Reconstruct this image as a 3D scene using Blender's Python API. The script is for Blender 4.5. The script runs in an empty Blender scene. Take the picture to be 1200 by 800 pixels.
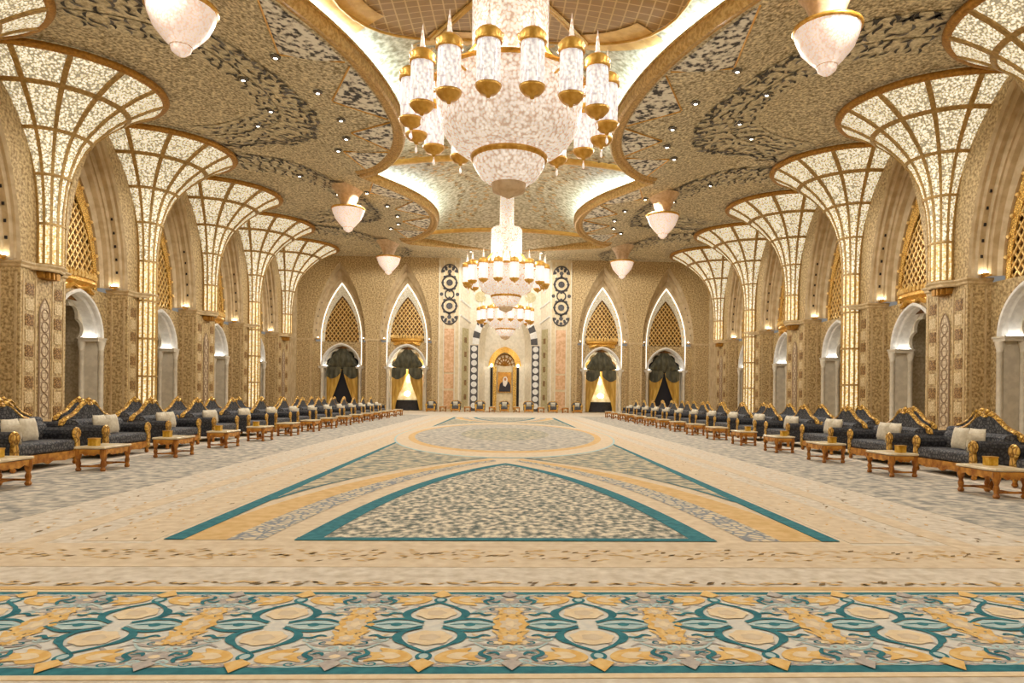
import bpy, math, random
from mathutils import Matrix, Vector
random.seed(7)
PI = math.pi
sc = bpy.context.scene
COL = sc.collection

# ------------------------------------------------------------------ camera
CAM_H = 1.4
yaw, roll = 0.038, 0.0115
fw = Vector((math.sin(yaw), math.cos(yaw), 0)); rt = Vector((math.cos(yaw), -math.sin(yaw), 0)); up = Vector((0, 0, 1))
r2 = math.cos(roll) * rt + math.sin(roll) * up
u2 = -math.sin(roll) * rt + math.cos(roll) * up
cd = bpy.data.cameras.new('camera'); cam = bpy.data.objects.new('camera', cd); COL.objects.link(cam)
cam.matrix_world = Matrix(((r2.x, u2.x, -fw.x, -0.057), (r2.y, u2.y, -fw.y, 0), (r2.z, u2.z, -fw.z, CAM_H), (0, 0, 0, 1)))
cd.sensor_width = 36; cd.lens = 24; cd.shift_x = -0.01735; cd.shift_y = 0.0537; cd.clip_end = 300
sc.camera = cam
# ------------------------------------------------------------------ light level
sc.view_settings.view_transform = 'Standard'; sc.view_settings.look = 'None'
sc.view_settings.exposure = -0.36; sc.view_settings.gamma = 1.0; sc.view_settings.use_curve_mapping = False
w = bpy.data.worlds.new('world'); sc.world = w; w.use_nodes = True
w.node_tree.nodes['Background'].inputs[0].default_value = (0.95, 0.9, 0.8, 1)
w.node_tree.nodes['Background'].inputs[1].default_value = 0.3
DOWNLIGHT_W = 1000.0      # each recessed ceiling downlight
CHANDELIER_E = 1.05      # crystal glow
COVE_E = 26.0            # hidden cove strips behind the scalloped cornice
SCONCE_E = 30.0
CHANDELIER_W = 150.0     # each of the four bulbs inside a chandelier bowl
FLARE_E = 1.1

# ------------------------------------------------------------------ layout numbers
XC, D0, S = 18.36, 28.14, 7.43          # flared column axis, first full column, spacing
XW = 18.55                              # pier front plane of the side walls
YB = 62.0                               # back wall plane
ZCAP = 6.37
ZCEIL = 13.85
YREAR = -8.0
COLS_Y = [D0 + S * (k - 1) for k in range(0, 6)]

# ------------------------------------------------------------------ helpers
def lin(c):
    return tuple(((v / 255) / 12.92 if v / 255 <= 0.04045 else ((v / 255 + 0.055) / 1.055) ** 2.4) for v in c) + (1.0,)

MATS = {}
def mat(name, c1, c2=None, scale=6.0, tex='noise', rough=0.6, metal=0.0, bump=0.0, emis=0.0, ecol=None,
        lo=0.4, hi=0.6, sx=1, sy=1, sz=1, rnd=1.0, c3=None, detail=4.0, mask_emis=False, espread=None):
    m = bpy.data.materials.new(name); m.use_nodes = True
    nt = m.node_tree; N = nt.nodes; L = nt.links; b = N['Principled BSDF']
    b.inputs['Roughness'].default_value = rough; b.inputs['Metallic'].default_value = metal
    fac = None
    if c2 is None:
        b.inputs['Base Color'].default_value = lin(c1)
    else:
        tc = N.new('ShaderNodeTexCoord'); mp = N.new('ShaderNodeMapping')
        mp.inputs['Scale'].default_value = (sx, sy, sz)
        L.new(tc.outputs['Object'], mp.inputs['Vector'])
        if tex == 'noise':
            t = N.new('ShaderNodeTexNoise'); t.inputs['Detail'].default_value = detail; o = t.outputs['Fac']
        elif tex == 'vor':
            t = N.new('ShaderNodeTexVoronoi'); t.inputs['Randomness'].default_value = rnd; o = t.outputs['Distance']
        elif tex == 'edge':
            t = N.new('ShaderNodeTexVoronoi'); t.feature = 'DISTANCE_TO_EDGE'; t.inputs['Randomness'].default_value = rnd; o = t.outputs['Distance']
        elif tex == 'cell':
            t = N.new('ShaderNodeTexVoronoi'); t.inputs['Randomness'].default_value = rnd
            sp = N.new('ShaderNodeSeparateColor'); L.new(t.outputs['Color'], sp.inputs[0]); o = sp.outputs[0]
        elif tex == 'wave':
            t = N.new('ShaderNodeTexWave'); t.inputs['Distortion'].default_value = 6; t.inputs['Detail'].default_value = 2; o = t.outputs['Fac']
        t.inputs['Scale'].default_value = scale
        L.new(mp.outputs[0], t.inputs['Vector'])
        r = N.new('ShaderNodeValToRGB'); L.new(o, r.inputs[0]); fac = r
        r.color_ramp.elements[0].position = lo; r.color_ramp.elements[0].color = lin(c1)
        r.color_ramp.elements[1].position = hi; r.color_ramp.elements[1].color = lin(c2)
        if c3:
            e = r.color_ramp.elements.new((lo + hi) / 2); e.color = lin(c3)
        L.new(r.outputs[0], b.inputs['Base Color'])
        if bump:
            bp = N.new('ShaderNodeBump'); bp.inputs['Strength'].default_value = min(1, bump); bp.inputs['Distance'].default_value = 0.05
            L.new(o, bp.inputs['Height']); L.new(bp.outputs[0], b.inputs['Normal'])
    if emis:
        b.inputs['Emission Strength'].default_value = emis
        if fac and ecol is None:
            L.new(fac.outputs[0], b.inputs['Emission Color'])
        else:
            b.inputs['Emission Color'].default_value = lin(ecol or c1)
    MATS[name] = m
    return m

class MB:
    def __init__(s): s.v = []; s.f = []; s.m = []; s.mi = 0
    def quad(s, *p):
        n = len(s.v); s.v += [tuple(q) for q in p]; s.f.append(tuple(range(n, n + len(p)))); s.m.append(s.mi)
    poly = quad
    def box(s, x0, x1, y0, y1, z0, z1):
        n = len(s.v)
        s.v += [(x0, y0, z0), (x1, y0, z0), (x1, y1, z0), (x0, y1, z0), (x0, y0, z1), (x1, y0, z1), (x1, y1, z1), (x0, y1, z1)]
        for f in ((0, 3, 2, 1), (4, 5, 6, 7), (0, 1, 5, 4), (1, 2, 6, 5), (2, 3, 7, 6), (3, 0, 4, 7)):
            s.f.append(tuple(n + i for i in f)); s.m.append(s.mi)
        return s
    def grid(s, rows, closed=False):
        n = len(s.v); R = len(rows); Cn = len(rows[0])
        for r in rows: s.v += [tuple(p) for p in r]
        for i in range(R - 1):
            for j in range(Cn if closed else Cn - 1):
                j2 = (j + 1) % Cn
                s.f.append((n + i * Cn + j, n + i * Cn + j2, n + (i + 1) * Cn + j2, n + (i + 1) * Cn + j)); s.m.append(s.mi)
        return s
    def lathe(s, prof, seg=16, c=(0, 0, 0), a0=0, a1=2 * PI):
        full = abs(a1 - a0 - 2 * PI) < 1e-6
        k = seg if full else seg + 1
        rows = [[(c[0] + r * math.cos(a0 + (a1 - a0) * j / seg), c[1] + r * math.sin(a0 + (a1 - a0) * j / seg), c[2] + z) for j in range(k)] for r, z in prof]
        return s.grid(rows, full)
    def tube(s, pts, r, seg=6):
        pts = [Vector(p) for p in pts]; rows = []
        for i, p in enumerate(pts):
            t = (pts[min(i + 1, len(pts) - 1)] - pts[max(i - 1, 0)]).normalized()
            a = t.cross(Vector((0, 0, 1)));
            if a.length < 1e-3: a = Vector((1, 0, 0))
            a.normalize(); b = t.cross(a)
            rr = r[i] if isinstance(r, (list, tuple)) else r
            rows.append([p + rr * (math.cos(q * 2 * PI / seg) * a + math.sin(q * 2 * PI / seg) * b) for q in range(seg)])
        s.grid(rows, True)
        n = len(s.v)
        s.f.append(tuple(range(n - seg, n))); s.m.append(s.mi)
        s.f.append(tuple(range(n - seg * len(pts), n - seg * len(pts) + seg))); s.m.append(s.mi)
        return s
    def prism_x(s, poly, x0, x1):
        """outline in (y,z) extruded along x"""
        n = len(s.v); k = len(poly)
        s.v += [(x0, y, z) for y, z in poly] + [(x1, y, z) for y, z in poly]
        s.f.append(tuple(range(n, n + k))); s.m.append(s.mi)
        s.f.append(tuple(range(n + 2 * k - 1, n + k - 1, -1))); s.m.append(s.mi)
        for i in range(k):
            j = (i + 1) % k
            s.f.append((n + i, n + j, n + k + j, n + k + i)); s.m.append(s.mi)
        return s
    def prism_z(s, poly, z0, z1):
        n = len(s.v); k = len(poly)
        s.v += [(x, y, z0) for x, y in poly] + [(x, y, z1) for x, y in poly]
        s.f.append(tuple(range(n + k - 1, n - 1, -1))); s.m.append(s.mi)
        s.f.append(tuple(range(n + k, n + 2 * k))); s.m.append(s.mi)
        for i in range(k):
            j = (i + 1) % k
            s.f.append((n + i, n + j, n + k + j, n + k + i)); s.m.append(s.mi)
        return s
    def mesh(s, name, mats, smooth=False):
        me = bpy.data.meshes.new(name); me.from_pydata(s.v, [], s.f)
        for m in (mats if isinstance(mats, (list, tuple)) else [mats]): me.materials.append(MATS[m] if isinstance(m, str) else m)
        me.polygons.foreach_set('material_index', s.m)
        if smooth: me.polygons.foreach_set('use_smooth', [True] * len(s.f))
        me.update()
        return me
    def obj(s, name, mats, parent=None, smooth=False, loc=None, rz=0):
        return link(name, s.mesh(name, mats, smooth), parent, loc, rz)

def link(name, data, parent=None, loc=None, rz=0):
    o = bpy.data.objects.new(name, data); COL.objects.link(o)
    if parent: o.parent = parent
    if loc: o.location = loc
    if rz: o.rotation_euler = (0, 0, rz)
    return o
def tag(o, label=None, cat=None, group=None, kind=None):
    if label: o['label'] = label
    if cat: o['category'] = cat
    if group: o['group'] = group
    if kind: o['kind'] = kind
    return o
def empty(name, loc=(0, 0, 0), rz=0, label=None, cat=None, group=None, kind=None):
    o = link(name, None, None, loc, rz); o.empty_display_size = 0.2
    return tag(o, label, cat, group, kind)
KIDS = {}
def tree(o):
    return [o.data, o.name.split('.')[0]]
def children(o):
    return list(o.children)
def copy_tree(o, parent=None):
    c = o.copy(); COL.objects.link(c); c.parent = parent
    for ch in children(o): copy_tree(ch, c)
    return c
def place(o, loc, rz=0):
    o.location = loc; o.rotation_euler = (0, 0, rz); return o

def arch(wd, z0, za, n=12, zb=None):
    """pointed arch outline (y,z) from left foot over the apex to the right foot"""
    h = za - z0
    if h <= wd:
        pts = [(-wd * math.cos(PI * i / (2 * n)), z0 + h * math.sin(PI * i / (2 * n))) for i in range(n + 1)]
    else:
        R = (wd * wd + h * h) / (2 * wd); amax = math.asin(h / R)
        pts = [(-(wd - R + R * math.cos(amax * i / n)), z0 + R * math.sin(amax * i / n)) for i in range(n + 1)]
        pts[-1] = (0.0, za)
    full = pts + [(-y, z) for y, z in reversed(pts[:-1])]
    if zb is not None: full = [(-wd, zb)] + full + [(wd, zb)]
    return full
def multifoil(wd, z0, za, lobes=5, depth=0.2, zb=None, n=40):
    base = arch(wd, z0, za, n // 2); out = []
    k = len(base)
    for i, (y, z) in enumerate(base):
        t = i / (k - 1); d = depth * (1 - abs(math.sin(lobes * PI * t)))
        cy, cz = 0, z0 + 0.2
        L = math.hypot(y - cy, z - cz)
        out.append((y - (y - cy) / L * d, z - (z - cz) / L * d))
    if zb is not None:
        out = [(-wd + 0.02, zb)] + out + [(wd - 0.02, zb)]
    return out
def holed_face(mb, prof, x, half, ztop, zbot=None):
    """plane at x: |y|<half, up to ztop, with the outline prof cut out"""
    for (y0, z0), (y1, z1) in zip(prof[:-1], prof[1:]):
        if abs(y1 - y0) > 1e-6:
            mb.quad((x, y0, z0), (x, y1, z1), (x, y1, max(ztop, z1)), (x, y0, max(ztop, z0)))
    zb = prof[0][1] if zbot is None else zbot
    if half > abs(prof[0][0]):
        mb.quad((x, -half, zb), (x, prof[0][0], zb), (x, prof[0][0], ztop), (x, -half, ztop))
        mb.quad((x, prof[-1][0], zb), (x, half, zb), (x, half, ztop), (x, prof[-1][0], ztop))
def inside_arch(y, z, wd, z0, za):
    if z < z0: return abs(y) < wd
    h = za - z0; R = (wd * wd + h * h) / (2 * wd)
    return (abs(y) - (wd - R)) ** 2 + (z - z0) ** 2 < R * R

# ------------------------------------------------------------------ materials
mat('carved_stone', (142, 114, 70), (212, 186, 136), scale=9, tex='noise', rough=0.55, bump=0.4, lo=0.36, hi=0.62, detail=7)
mat('plain_stone', (180, 156, 116), (198, 175, 136), scale=2.5, rough=0.5)
mat('cream_stone', (212, 192, 150), (226, 208, 170), scale=3, rough=0.45)
mat('cap_stone', (190, 164, 120), (208, 184, 142), scale=5, rough=0.5)
mat('jamb_stone', (208, 198, 178), (222, 212, 192), scale=4, rough=0.4)
mat('white_stone', (226, 224, 218), (240, 238, 232), scale=5, rough=0.4)
mat('passage', (164, 148, 120), (190, 174, 144), scale=9, rough=0.6, bump=0.2)
mat('dark_void', (34, 28, 24), rough=0.9)
mat('dark_tile', (96, 68, 34), (170, 132, 80), scale=9, tex='edge', rough=0.5, lo=0.02, hi=0.2, bump=0.4)
mat('light_tile', (190, 166, 122), (222, 200, 158), scale=9, tex='edge', rough=0.5, lo=0.0, hi=0.22, bump=0.4)
mat('niche_panel', (160, 136, 104), (214, 194, 160), scale=5, tex='edge', rough=0.5, lo=0.0, hi=0.2, bump=0.4, rnd=0.2)
mat('niche_line', (150, 124, 96), rough=0.5)
mat('gold', (196, 140, 46), (232, 186, 96), scale=8, rough=0.32, metal=0.55, lo=0.3, hi=0.7)
mat('pale_gold', (196, 186, 156), (244, 238, 220), scale=9, tex='edge', rough=0.35, metal=0.1, lo=0.0, hi=0.2, bump=0.4)
mat('gold_dark', (150, 104, 36), (196, 146, 62), scale=10, rough=0.4, metal=0.5, lo=0.3, hi=0.7)
mat('gold_carved', (140, 92, 26), (240, 196, 100), scale=11, tex='edge', rough=0.35, metal=0.45, lo=0.0, hi=0.2, bump=0.5)
mat('rib_gold', (162, 130, 72), (190, 156, 94), scale=8, rough=0.4, metal=0.3)
mat('lattice_back', (92, 58, 20), (140, 96, 38), scale=4, rough=0.7)
mat('lattice_bar', (222, 178, 98), (244, 210, 138), scale=6, rough=0.35, metal=0.35)
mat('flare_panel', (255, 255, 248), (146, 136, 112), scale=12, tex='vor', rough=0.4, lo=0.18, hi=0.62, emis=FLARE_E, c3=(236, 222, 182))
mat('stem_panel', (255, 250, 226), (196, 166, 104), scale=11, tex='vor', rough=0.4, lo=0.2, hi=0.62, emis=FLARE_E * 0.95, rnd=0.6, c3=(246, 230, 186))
mat('sconce_glow', (255, 252, 240), emis=SCONCE_E)
mat('strip_glow', (255, 250, 236), emis=1.5)
mat('lamp_glow', (255, 244, 214), emis=12)
mat('door_glow', (255, 253, 248), emis=9.0)
mat('cove_glow', (200, 230, 255), emis=COVE_E)
mat('crystal', (255, 250, 242), (190, 166, 146), scale=15, tex='vor', rough=0.2, lo=0.1, hi=0.8, emis=CHANDELIER_E * 0.72)
mat('lantern_glass', (255, 252, 246), (186, 178, 180), scale=16, tex='vor', rough=0.2, lo=0.2, hi=0.8, emis=CHANDELIER_E * 0.82)
mat('pendant_glass', (255, 244, 234), (226, 200, 186), scale=16, tex='vor', rough=0.3, lo=0.15, hi=0.7, emis=0.5)
mat('pink_canopy', (206, 176, 140), (226, 200, 166), scale=6, rough=0.5)
mat('ceiling_field', (128, 112, 76), (246, 234, 202), scale=9, tex='noise', rough=0.6, lo=0.35, hi=0.65, detail=6, bump=0.2)
mat('ceiling_band', (176, 164, 132), (238, 228, 200), scale=8, tex='noise', rough=0.6, lo=0.35, hi=0.65)
mat('arabesque', (46, 46, 52), (246, 242, 230), scale=4.5, tex='noise', rough=0.5, lo=0.40, hi=0.56, detail=3, c3=(206, 200, 186))
mat('leaf_black', (38, 36, 40), rough=0.5)
mat('leaf_grey', (110, 108, 110), rough=0.5)
mat('leaf_gold', (196, 148, 64), rough=0.45, metal=0.2)
mat('vault', (150, 132, 92), (222, 208, 172), scale=5, tex='noise', rough=0.6, lo=0.35, hi=0.65, detail=6)
mat('vault_gold', (204, 152, 62), (222, 174, 86), scale=3, rough=0.45, metal=0.15)
mat('vault_lattice', (206, 170, 108), (160, 120, 62), scale=2.6, tex='edge', rnd=0.0, sz=0.0, rough=0.5, lo=0.04, hi=0.08)
mat('cornice_gold', (178, 138, 74), (212, 176, 112), scale=9, rough=0.4, metal=0.2, bump=0.2)
mat('spot_metal', (120, 116, 110), rough=0.25, metal=0.7)
mat('spot_glow', (255, 250, 235), emis=14)
mat('carpet_beige', (204, 190, 168), (236, 226, 210), scale=9, tex='noise', rough=0.95, lo=0.3, hi=0.7, detail=8)
mat('carpet_pink', (214, 192, 160), (234, 216, 188), scale=8, tex='noise', rough=0.95, lo=0.3, hi=0.7, detail=8)
mat('carpet_gold', (212, 172, 108), (232, 198, 142), scale=7, tex='noise', rough=0.95, lo=0.3, hi=0.7, detail=7)
mat('carpet_grey', (146, 144, 138), (218, 208, 190), scale=5.5, tex='noise', rough=0.95, lo=0.38, hi=0.62, detail=8)
mat('carpet_lace', (140, 146, 152), (224, 208, 178), scale=9, tex='edge', rough=0.95, lo=0.06, hi=0.16)
mat('carpet_petal', (92, 104, 98), (236, 224, 200), scale=13, tex='noise', rough=0.95, lo=0.36, hi=0.62, detail=6, sy=0.7, c3=(170, 164, 148))
mat('carpet_side', (116, 126, 122), (216, 200, 166), scale=5, tex='noise', rough=0.95, lo=0.38, hi=0.62, detail=8)
mat('carpet_teal', (22, 104, 118), (54, 134, 144), scale=14, tex='noise', rough=0.95, lo=0.3, hi=0.7)
mat('carpet_pale', (218, 216, 208), (232, 228, 216), scale=18, rough=0.95)
mat('carpet_blue', (176, 204, 206), (196, 216, 214), scale=18, rough=0.95)
mat('carpet_mauve', (176, 168, 164), (196, 188, 180), scale=18, rough=0.95)
mat('carpet_cream', (236, 212, 172), (244, 224, 188), scale=18, rough=0.95)
mat('carpet_yellow', (230, 184, 104), (240, 204, 136), scale=18, rough=0.95)
mat('carpet_brown', (136, 110, 68), rough=0.95)
mat('velvet', (34, 38, 50), (112, 112, 114), scale=14, tex='edge', rough=0.75, lo=0.0, hi=0.25)
mat('velvet_dark', (26, 28, 36), (74, 74, 78), scale=14, tex='edge', rough=0.75, lo=0.0, hi=0.25)
mat('pillow', (222, 212, 190), (236, 228, 208), scale=20, rough=0.9)
mat('wood_gold', (164, 96, 26), (222, 162, 70), scale=9, tex='noise', rough=0.35, metal=0.25, lo=0.35, hi=0.65)
mat('wood_dark', (146, 88, 28), (196, 132, 52), scale=8, rough=0.4, metal=0.15)
mat('marble_top', (222, 204, 168), (238, 224, 194), scale=6, rough=0.25)
mat('box_gold', (206, 158, 40), (232, 192, 80), scale=12, rough=0.3, metal=0.4)
mat('pink_marble', (206, 158, 110), (228, 188, 146), scale=5, rough=0.35)
mat('black_inlay', (56, 54, 56), (84, 80, 78), scale=10, rough=0.4)
mat('green_panel', (184, 172, 128), (204, 192, 150), scale=6, rough=0.5)
mat('niche_white', (222, 212, 188), (236, 226, 204), scale=4, rough=0.45)
mat('curtain_gold', (176, 132, 40), (216, 174, 78), scale=3, rough=0.5, sz=0.2)
mat('curtain_dark', (62, 60, 44), (92, 88, 66), scale=4, rough=0.7, sz=0.4)
mat('canopy_gold', (226, 206, 150), (250, 240, 206), scale=2.5, rough=0.4)
mat('gap_darkness', (20, 18, 30), rough=0.5)
mat('paint_ochre', (190, 124, 36), (216, 156, 58), scale=3, rough=0.5)
mat('paint_dark', (34, 26, 30), rough=0.5)
mat('paint_white', (226, 216, 200), rough=0.5)
mat('paint_skin', (170, 116, 78), rough=0.5)

# ================================================================== CEILING GEOMETRY
CUSP_X, TIP_X = 7.5, 4.45
R_L = ((S) ** 2 + (CUSP_X - TIP_X) ** 2) / (2 * (CUSP_X - TIP_X))
LOBE_CX = TIP_X + R_L
LOBES = [(-12.0, 2.8, 17.6), (17.6, D0, D0 + S), (D0 + S, D0 + 2 * S, D0 + 3 * S)]   # cusp, tip, cusp
def edge_x(y):
    """half width of the central vault"""
    c4 = D0 + 3 * S
    if y <= c4:
        for ya, yt, yb in LOBES:
            if ya <= y <= yb + 1e-6:
                u = (y - yt) / ((yb - yt) if y > yt else (yt - ya)) * S
                return LOBE_CX - math.sqrt(max(0, R_L ** 2 - u * u))
        return CUSP_X
    t = (y - c4) / 5.6
    if t >= 1: return 0.0
    return CUSP_X * (1 - t) ** 0.75
def lobe_pt(r, a, yc):
    """point at radius r, angle a about a lobe's centre; the near half of the first lobe is longer"""
    k = 1.0
    if abs(yc - D0) < .1 and a < 0: k = 1 + ((D0 - 17.6) / S - 1) * min(1, max(0, (r - 7) / 3.5))
    return LOBE_CX - r * math.cos(a), yc + k * r * math.sin(a)
def ceil_z(x, y):
    t = min(1, max(0, (abs(x) - 6.0) / 6.5)); t = t * t * (3 - 2 * t)
    q = min(1, max(0, (y - 50.0) / 9.0))
    return 12.6 + 1.25 * max(t, q)
def vault_z(x, y):
    xe = edge_x(y) + 0.6
    u = max(0, 1 - (x / xe) ** 2) if xe > 0 else 0
    ph = (y - D0) / (2 * S)
    rise = 0.85 + 0.95 * abs(math.cos(PI * ph)) ** 1.5
    fade = min(1, max(0.2, (57 - y) / 8))
    return 13.0 + rise * u ** 0.8 * fade

# ------------------------------------------------------------------ floor, rear wall
fl = MB().box(-24, 24, YREAR, 70, -0.3, 0.0).obj('floor', 'plain_stone'); tag(fl, 'stone floor under the great carpet', None, None, 'structure')
rw = MB().box(-19, 19, YREAR - 0.4, YREAR, 0, 16).obj('wall_rear', 'plain_stone'); tag(rw, 'plain stone end wall facing the niche', None, None, 'structure')

# ------------------------------------------------------------------ ceiling
ceil = MB()
ys = []
y = YREAR
while y < YB + 0.01: ys.append(y); y += 0.3
ys[-1] = YB + 0.6
for sgn in (1, -1):
    rows = []
    for y in ys:
        e = edge_x(min(y, YB)); rows.append([(sgn * (e + (19.9 - e) * (j / 44)), y, ceil_z(e + (19.9 - e) * (j / 44), y)) for j in range(45)])
    ceil.grid(rows)
ceiling = ceil.obj('ceiling', 'ceiling_field', smooth=True); tag(ceiling, 'gilded painted ceiling with scalloped lobes around a lit vault', None, None, 'structure')
vb = MB(); rows = []
for y in ys:
    if y > 56.5: break
    xe = edge_x(y) + 0.6
    rows.append([(xe * (-1 + 2 * j / 24), y, vault_z(xe * (-1 + 2 * j / 24), y)) for j in range(25)])
vb.grid(rows)
vault = vb.obj('vault', 'vault', ceiling, smooth=True)
# cornice swept along the scalloped edge, with the hidden cove strip above it
def edge_pts(sgn, y0, y1, n):
    return [(sgn * edge_x(y0 + (y1 - y0) * i / n), y0 + (y1 - y0) * i / n) for i in range(n + 1)]
prof = [(0.42, 0.14), (0.42, 0.02), (0.30, -0.06), (0.16, -0.05), (0.10, -0.16), (-0.04, -0.20), (-0.12, -0.12), (-0.15, 0.05), (-0.12, 0.22), (-0.18, 0.22), (-0.18, 0.30), (0.0, 0.34)]
cusps = [LOBES[0][0], LOBES[1][0], LOBES[2][0], D0 + 3 * S]
segs = [(cusps[0], cusps[1], 36), (cusps[1], cusps[2], 36), (cusps[2], cusps[3], 36), (cusps[3], cusps[3] + 5.55, 22)]
for sgn in (1, -1):
    for (a, b, n) in segs:
        P = edge_pts(sgn, a, b, n); mb = MB(); gl = MB(); rows = []; grow = []
        for i, (px, py) in enumerate(P):
            q0 = P[max(0, i - 1)]; q1 = P[min(n, i + 1)]
            tx, ty = q1[0] - q0[0], q1[1] - q0[1]; l = math.hypot(tx, ty)
            nx, ny = ty / l * sgn, -tx / l * sgn     # outward (towards the side wall)
            zc = ceil_z(px, py)
            rows.append([(px + nx * o, py + ny * o, zc + dz) for o, dz in prof])
            grow.append([(px + nx * 0.30, py + ny * 0.30, zc + 0.36), (px - nx * 0.05, py - ny * 0.05, zc + 0.36)])
        mb.grid(rows); mb.obj('cornice', 'cornice_gold', ceiling)
        gl.grid(grow); gl.obj('cove_light', 'cove_glow', ceiling)
# gold ribs across the vault at the cusps
for y in (17.6, D0 + S, D0 + 3 * S):
    mb = MB(); rows = []
    for j in range(29):
        x = (edge_x(y) + 0.3) * (-1 + 2 * j / 28); z = vault_z(x, y)
        rows.append([(x, y - 0.32, z + 0.05), (x, y - 0.28, z - 0.12), (x, y, z - 0.2), (x, y + 0.28, z - 0.12), (x, y + 0.32, z + 0.05)])
    mb.grid(rows).obj('vault_rib', 'vault_gold', ceiling, smooth=True)
# leaf outlines scattered in rows
def leaf_poly(L, Wd, curl):
    out = []
    for i in range(5):
        t = i / 4; out.append((L * (t - 0.5), Wd * math.sin(PI * t) ** 0.8 + curl * math.sin(PI * t)))
    for i in (3, 2, 1):
        t = i / 4; out.append((L * (t - 0.5), -Wd * 0.6 * math.sin(PI * t) + curl * math.sin(PI * t)))
    return out
def add_leaf(mb, x, y, ang, L, Wd, zf, drop=0.025):
    c, s_ = math.cos(ang), math.sin(ang)
    curl = random.choice((-1, 1)) * L * 0.22
    mb.poly(*[(x + a * c - b * s_, y + a * s_ + b * c, zf(x + a * c - b * s_, y + a * s_ + b * c) - drop) for a, b in leaf_poly(L, Wd, curl)])
for sgn in (1, -1):
    for yc, dense in ((D0, 1), (D0 + 2 * S, 1), (D0 + 4 * S, 0)):
        ymax = YB - 0.2
        # patterned half-round bands about the flared column
        for r0, r1, mname in ((4.3, 5.4, 'ceiling_band'), (5.5, 7.05, 'ceiling_band')):
            mb = MB(); rows = []
            for i in range(41):
                a = math.radians(-86 + 172 * i / 40)
                row = []
                for j in range(9):
                    r = r0 + (r1 - r0) * j / 8; x = LOBE_CX - r * math.cos(a); yy = min(ymax, yc + r * math.sin(a)); row.append((sgn * x, yy, ceil_z(x, yy) - 0.03))
                rows.append(row)
            mb.grid(rows).obj('ornament_band', mname, ceiling)
        lb = MB()
        for ri, (r, st, L) in enumerate(((6.9, 0.30, 0.34), (6.62, 0.34, 0.30), (6.2, 0.5, 0.28), (5.8, 0.5, 0.28), (5.3, 0.42, 0.26), (4.95, 0.5, 0.26), (4.6, 0.36, 0.24))):
            n = int(2.9 * r / st)
            for i in range(n):
                a = -1.45 + 2.9 * (i + random.uniform(-.3, .3)) / n; rr = r + random.uniform(-0.12, 0.12)
                x, yy = LOBE_CX - rr * math.cos(a), yc + rr * math.sin(a)
                if yy > ymax - 0.4: continue
                lb.mi = 0 if random.random() < 0.75 else 1
                add_leaf(lb, sgn * x, yy, random.uniform(-0.9, 0.9) + (PI / 2 - a) * sgn * 0.6, L * 1.7, L * 0.27, ceil_z, 0.06)
        tag(lb.obj('leaf_ornament', ['leaf_black', 'leaf_grey'], ceiling), kind='stuff')
        if not dense: continue
        # star points: arabesque triangles along the cornice
        for ad in (-30, -10.2, 9.6, 29.4):
            mb = MB(); a0 = math.radians(ad - 9.2); a1 = math.radians(ad + 9.2); am = math.radians(ad)
            rr = R_L - 0.42
            base = [lobe_pt(rr, a0 + (a1 - a0) * i / 8, yc) for i in range(9)]
            apex = lobe_pt(8.4, am, yc)
            rows = []
            for i in range(9):
                rows.append([(sgn * (base[i][0] + (apex[0] - base[i][0]) * t), base[i][1] + (apex[1] - base[i][1]) * t) for t in (0, .25, .5, .75, .98)])
            rows = [[(x, yy, ceil_z(x, yy) - 0.02) for x, yy in row] for row in rows]
            mb.grid(rows).obj('arabesque_panel', 'arabesque', ceiling)
            fr = MB()
            for i0, i1 in ((0, 0), (8, 8)):
                p0 = rows[i0][0]; p1 = rows[i0][-1]
                fr.tube([(p0[0], p0[1], p0[2] - 0.02), (p1[0], p1[1], p1[2] - 0.02)], 0.035, 4)
            fr.obj('panel_edge', 'vault_gold', ceiling)
# leaf rows on the vault
vl = MB()
for sgn in (1, -1):
    for off in (1.6, 2.4, 3.2):
        y = 20.0
        while y < 50:
            e = edge_x(y) - off
            if e > 0.6:
                for q in range(3):
                    vl.mi = 0 if random.random() < 0.75 else 1
                    add_leaf(vl, sgn * (e + random.uniform(-.18, .18)), y + random.uniform(-.2, .2), random.uniform(0, PI), 0.34, 0.09, vault_z, 0.05)
            y += 0.75
tag(vl.obj('vault_leaves', ['leaf_gold', 'carpet_brown'], ceiling), kind='stuff')
# star round the nearest chandelier stem: lattice wedges and gold fields between gold lines
def vpt(r, a, yc, dz=-0.06):
    x = r * math.sin(a); y = yc + r * math.cos(a); return (x, y, vault_z(x, y) + dz)
YST = 19.6
for k in range(6):
    a0 = math.radians(-29 + 60 * k); a1 = a0 + math.radians(58); am = (a0 + a1) / 2
    mb = MB(); rows = []
    for i in range(9):
        a = a0 + (a1 - a0) * i / 8
        rows.append([vpt(r, a, YST) for r in (0.6, 1.6, 2.6, 3.6, 4.6, 5.4)])
    mb.grid(rows).obj('star_lattice', 'vault_lattice', ceiling)
    am2 = a1 + math.radians(16); mb = MB(); rows = []
    for i in range(7):
        a = a1 + math.radians(34) * i / 6 - math.radians(2)
        rows.append([vpt(r, a, YST, -0.10) for r in (4.7, 5.1, 5.5, 5.9)])
    if k in (0, 5, 4, 1): mb.grid(rows).obj('star_field', 'vault_gold', ceiling)
    t = MB(); t.tube([vpt(r, a0, YST, -0.12) for r in (0.6, 2, 3.4, 5.4)], 0.06, 5); t.tube([vpt(r, a1, YST, -0.12) for r in (0.6, 2, 3.4, 5.4)], 0.06, 5)
    t.tube([vpt(5.4, a0 + (a1 - a0) * i / 8, YST, -0.12) for i in range(9)], 0.05, 5)
    t.obj('star_line', 'vault_gold', ceiling)
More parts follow.
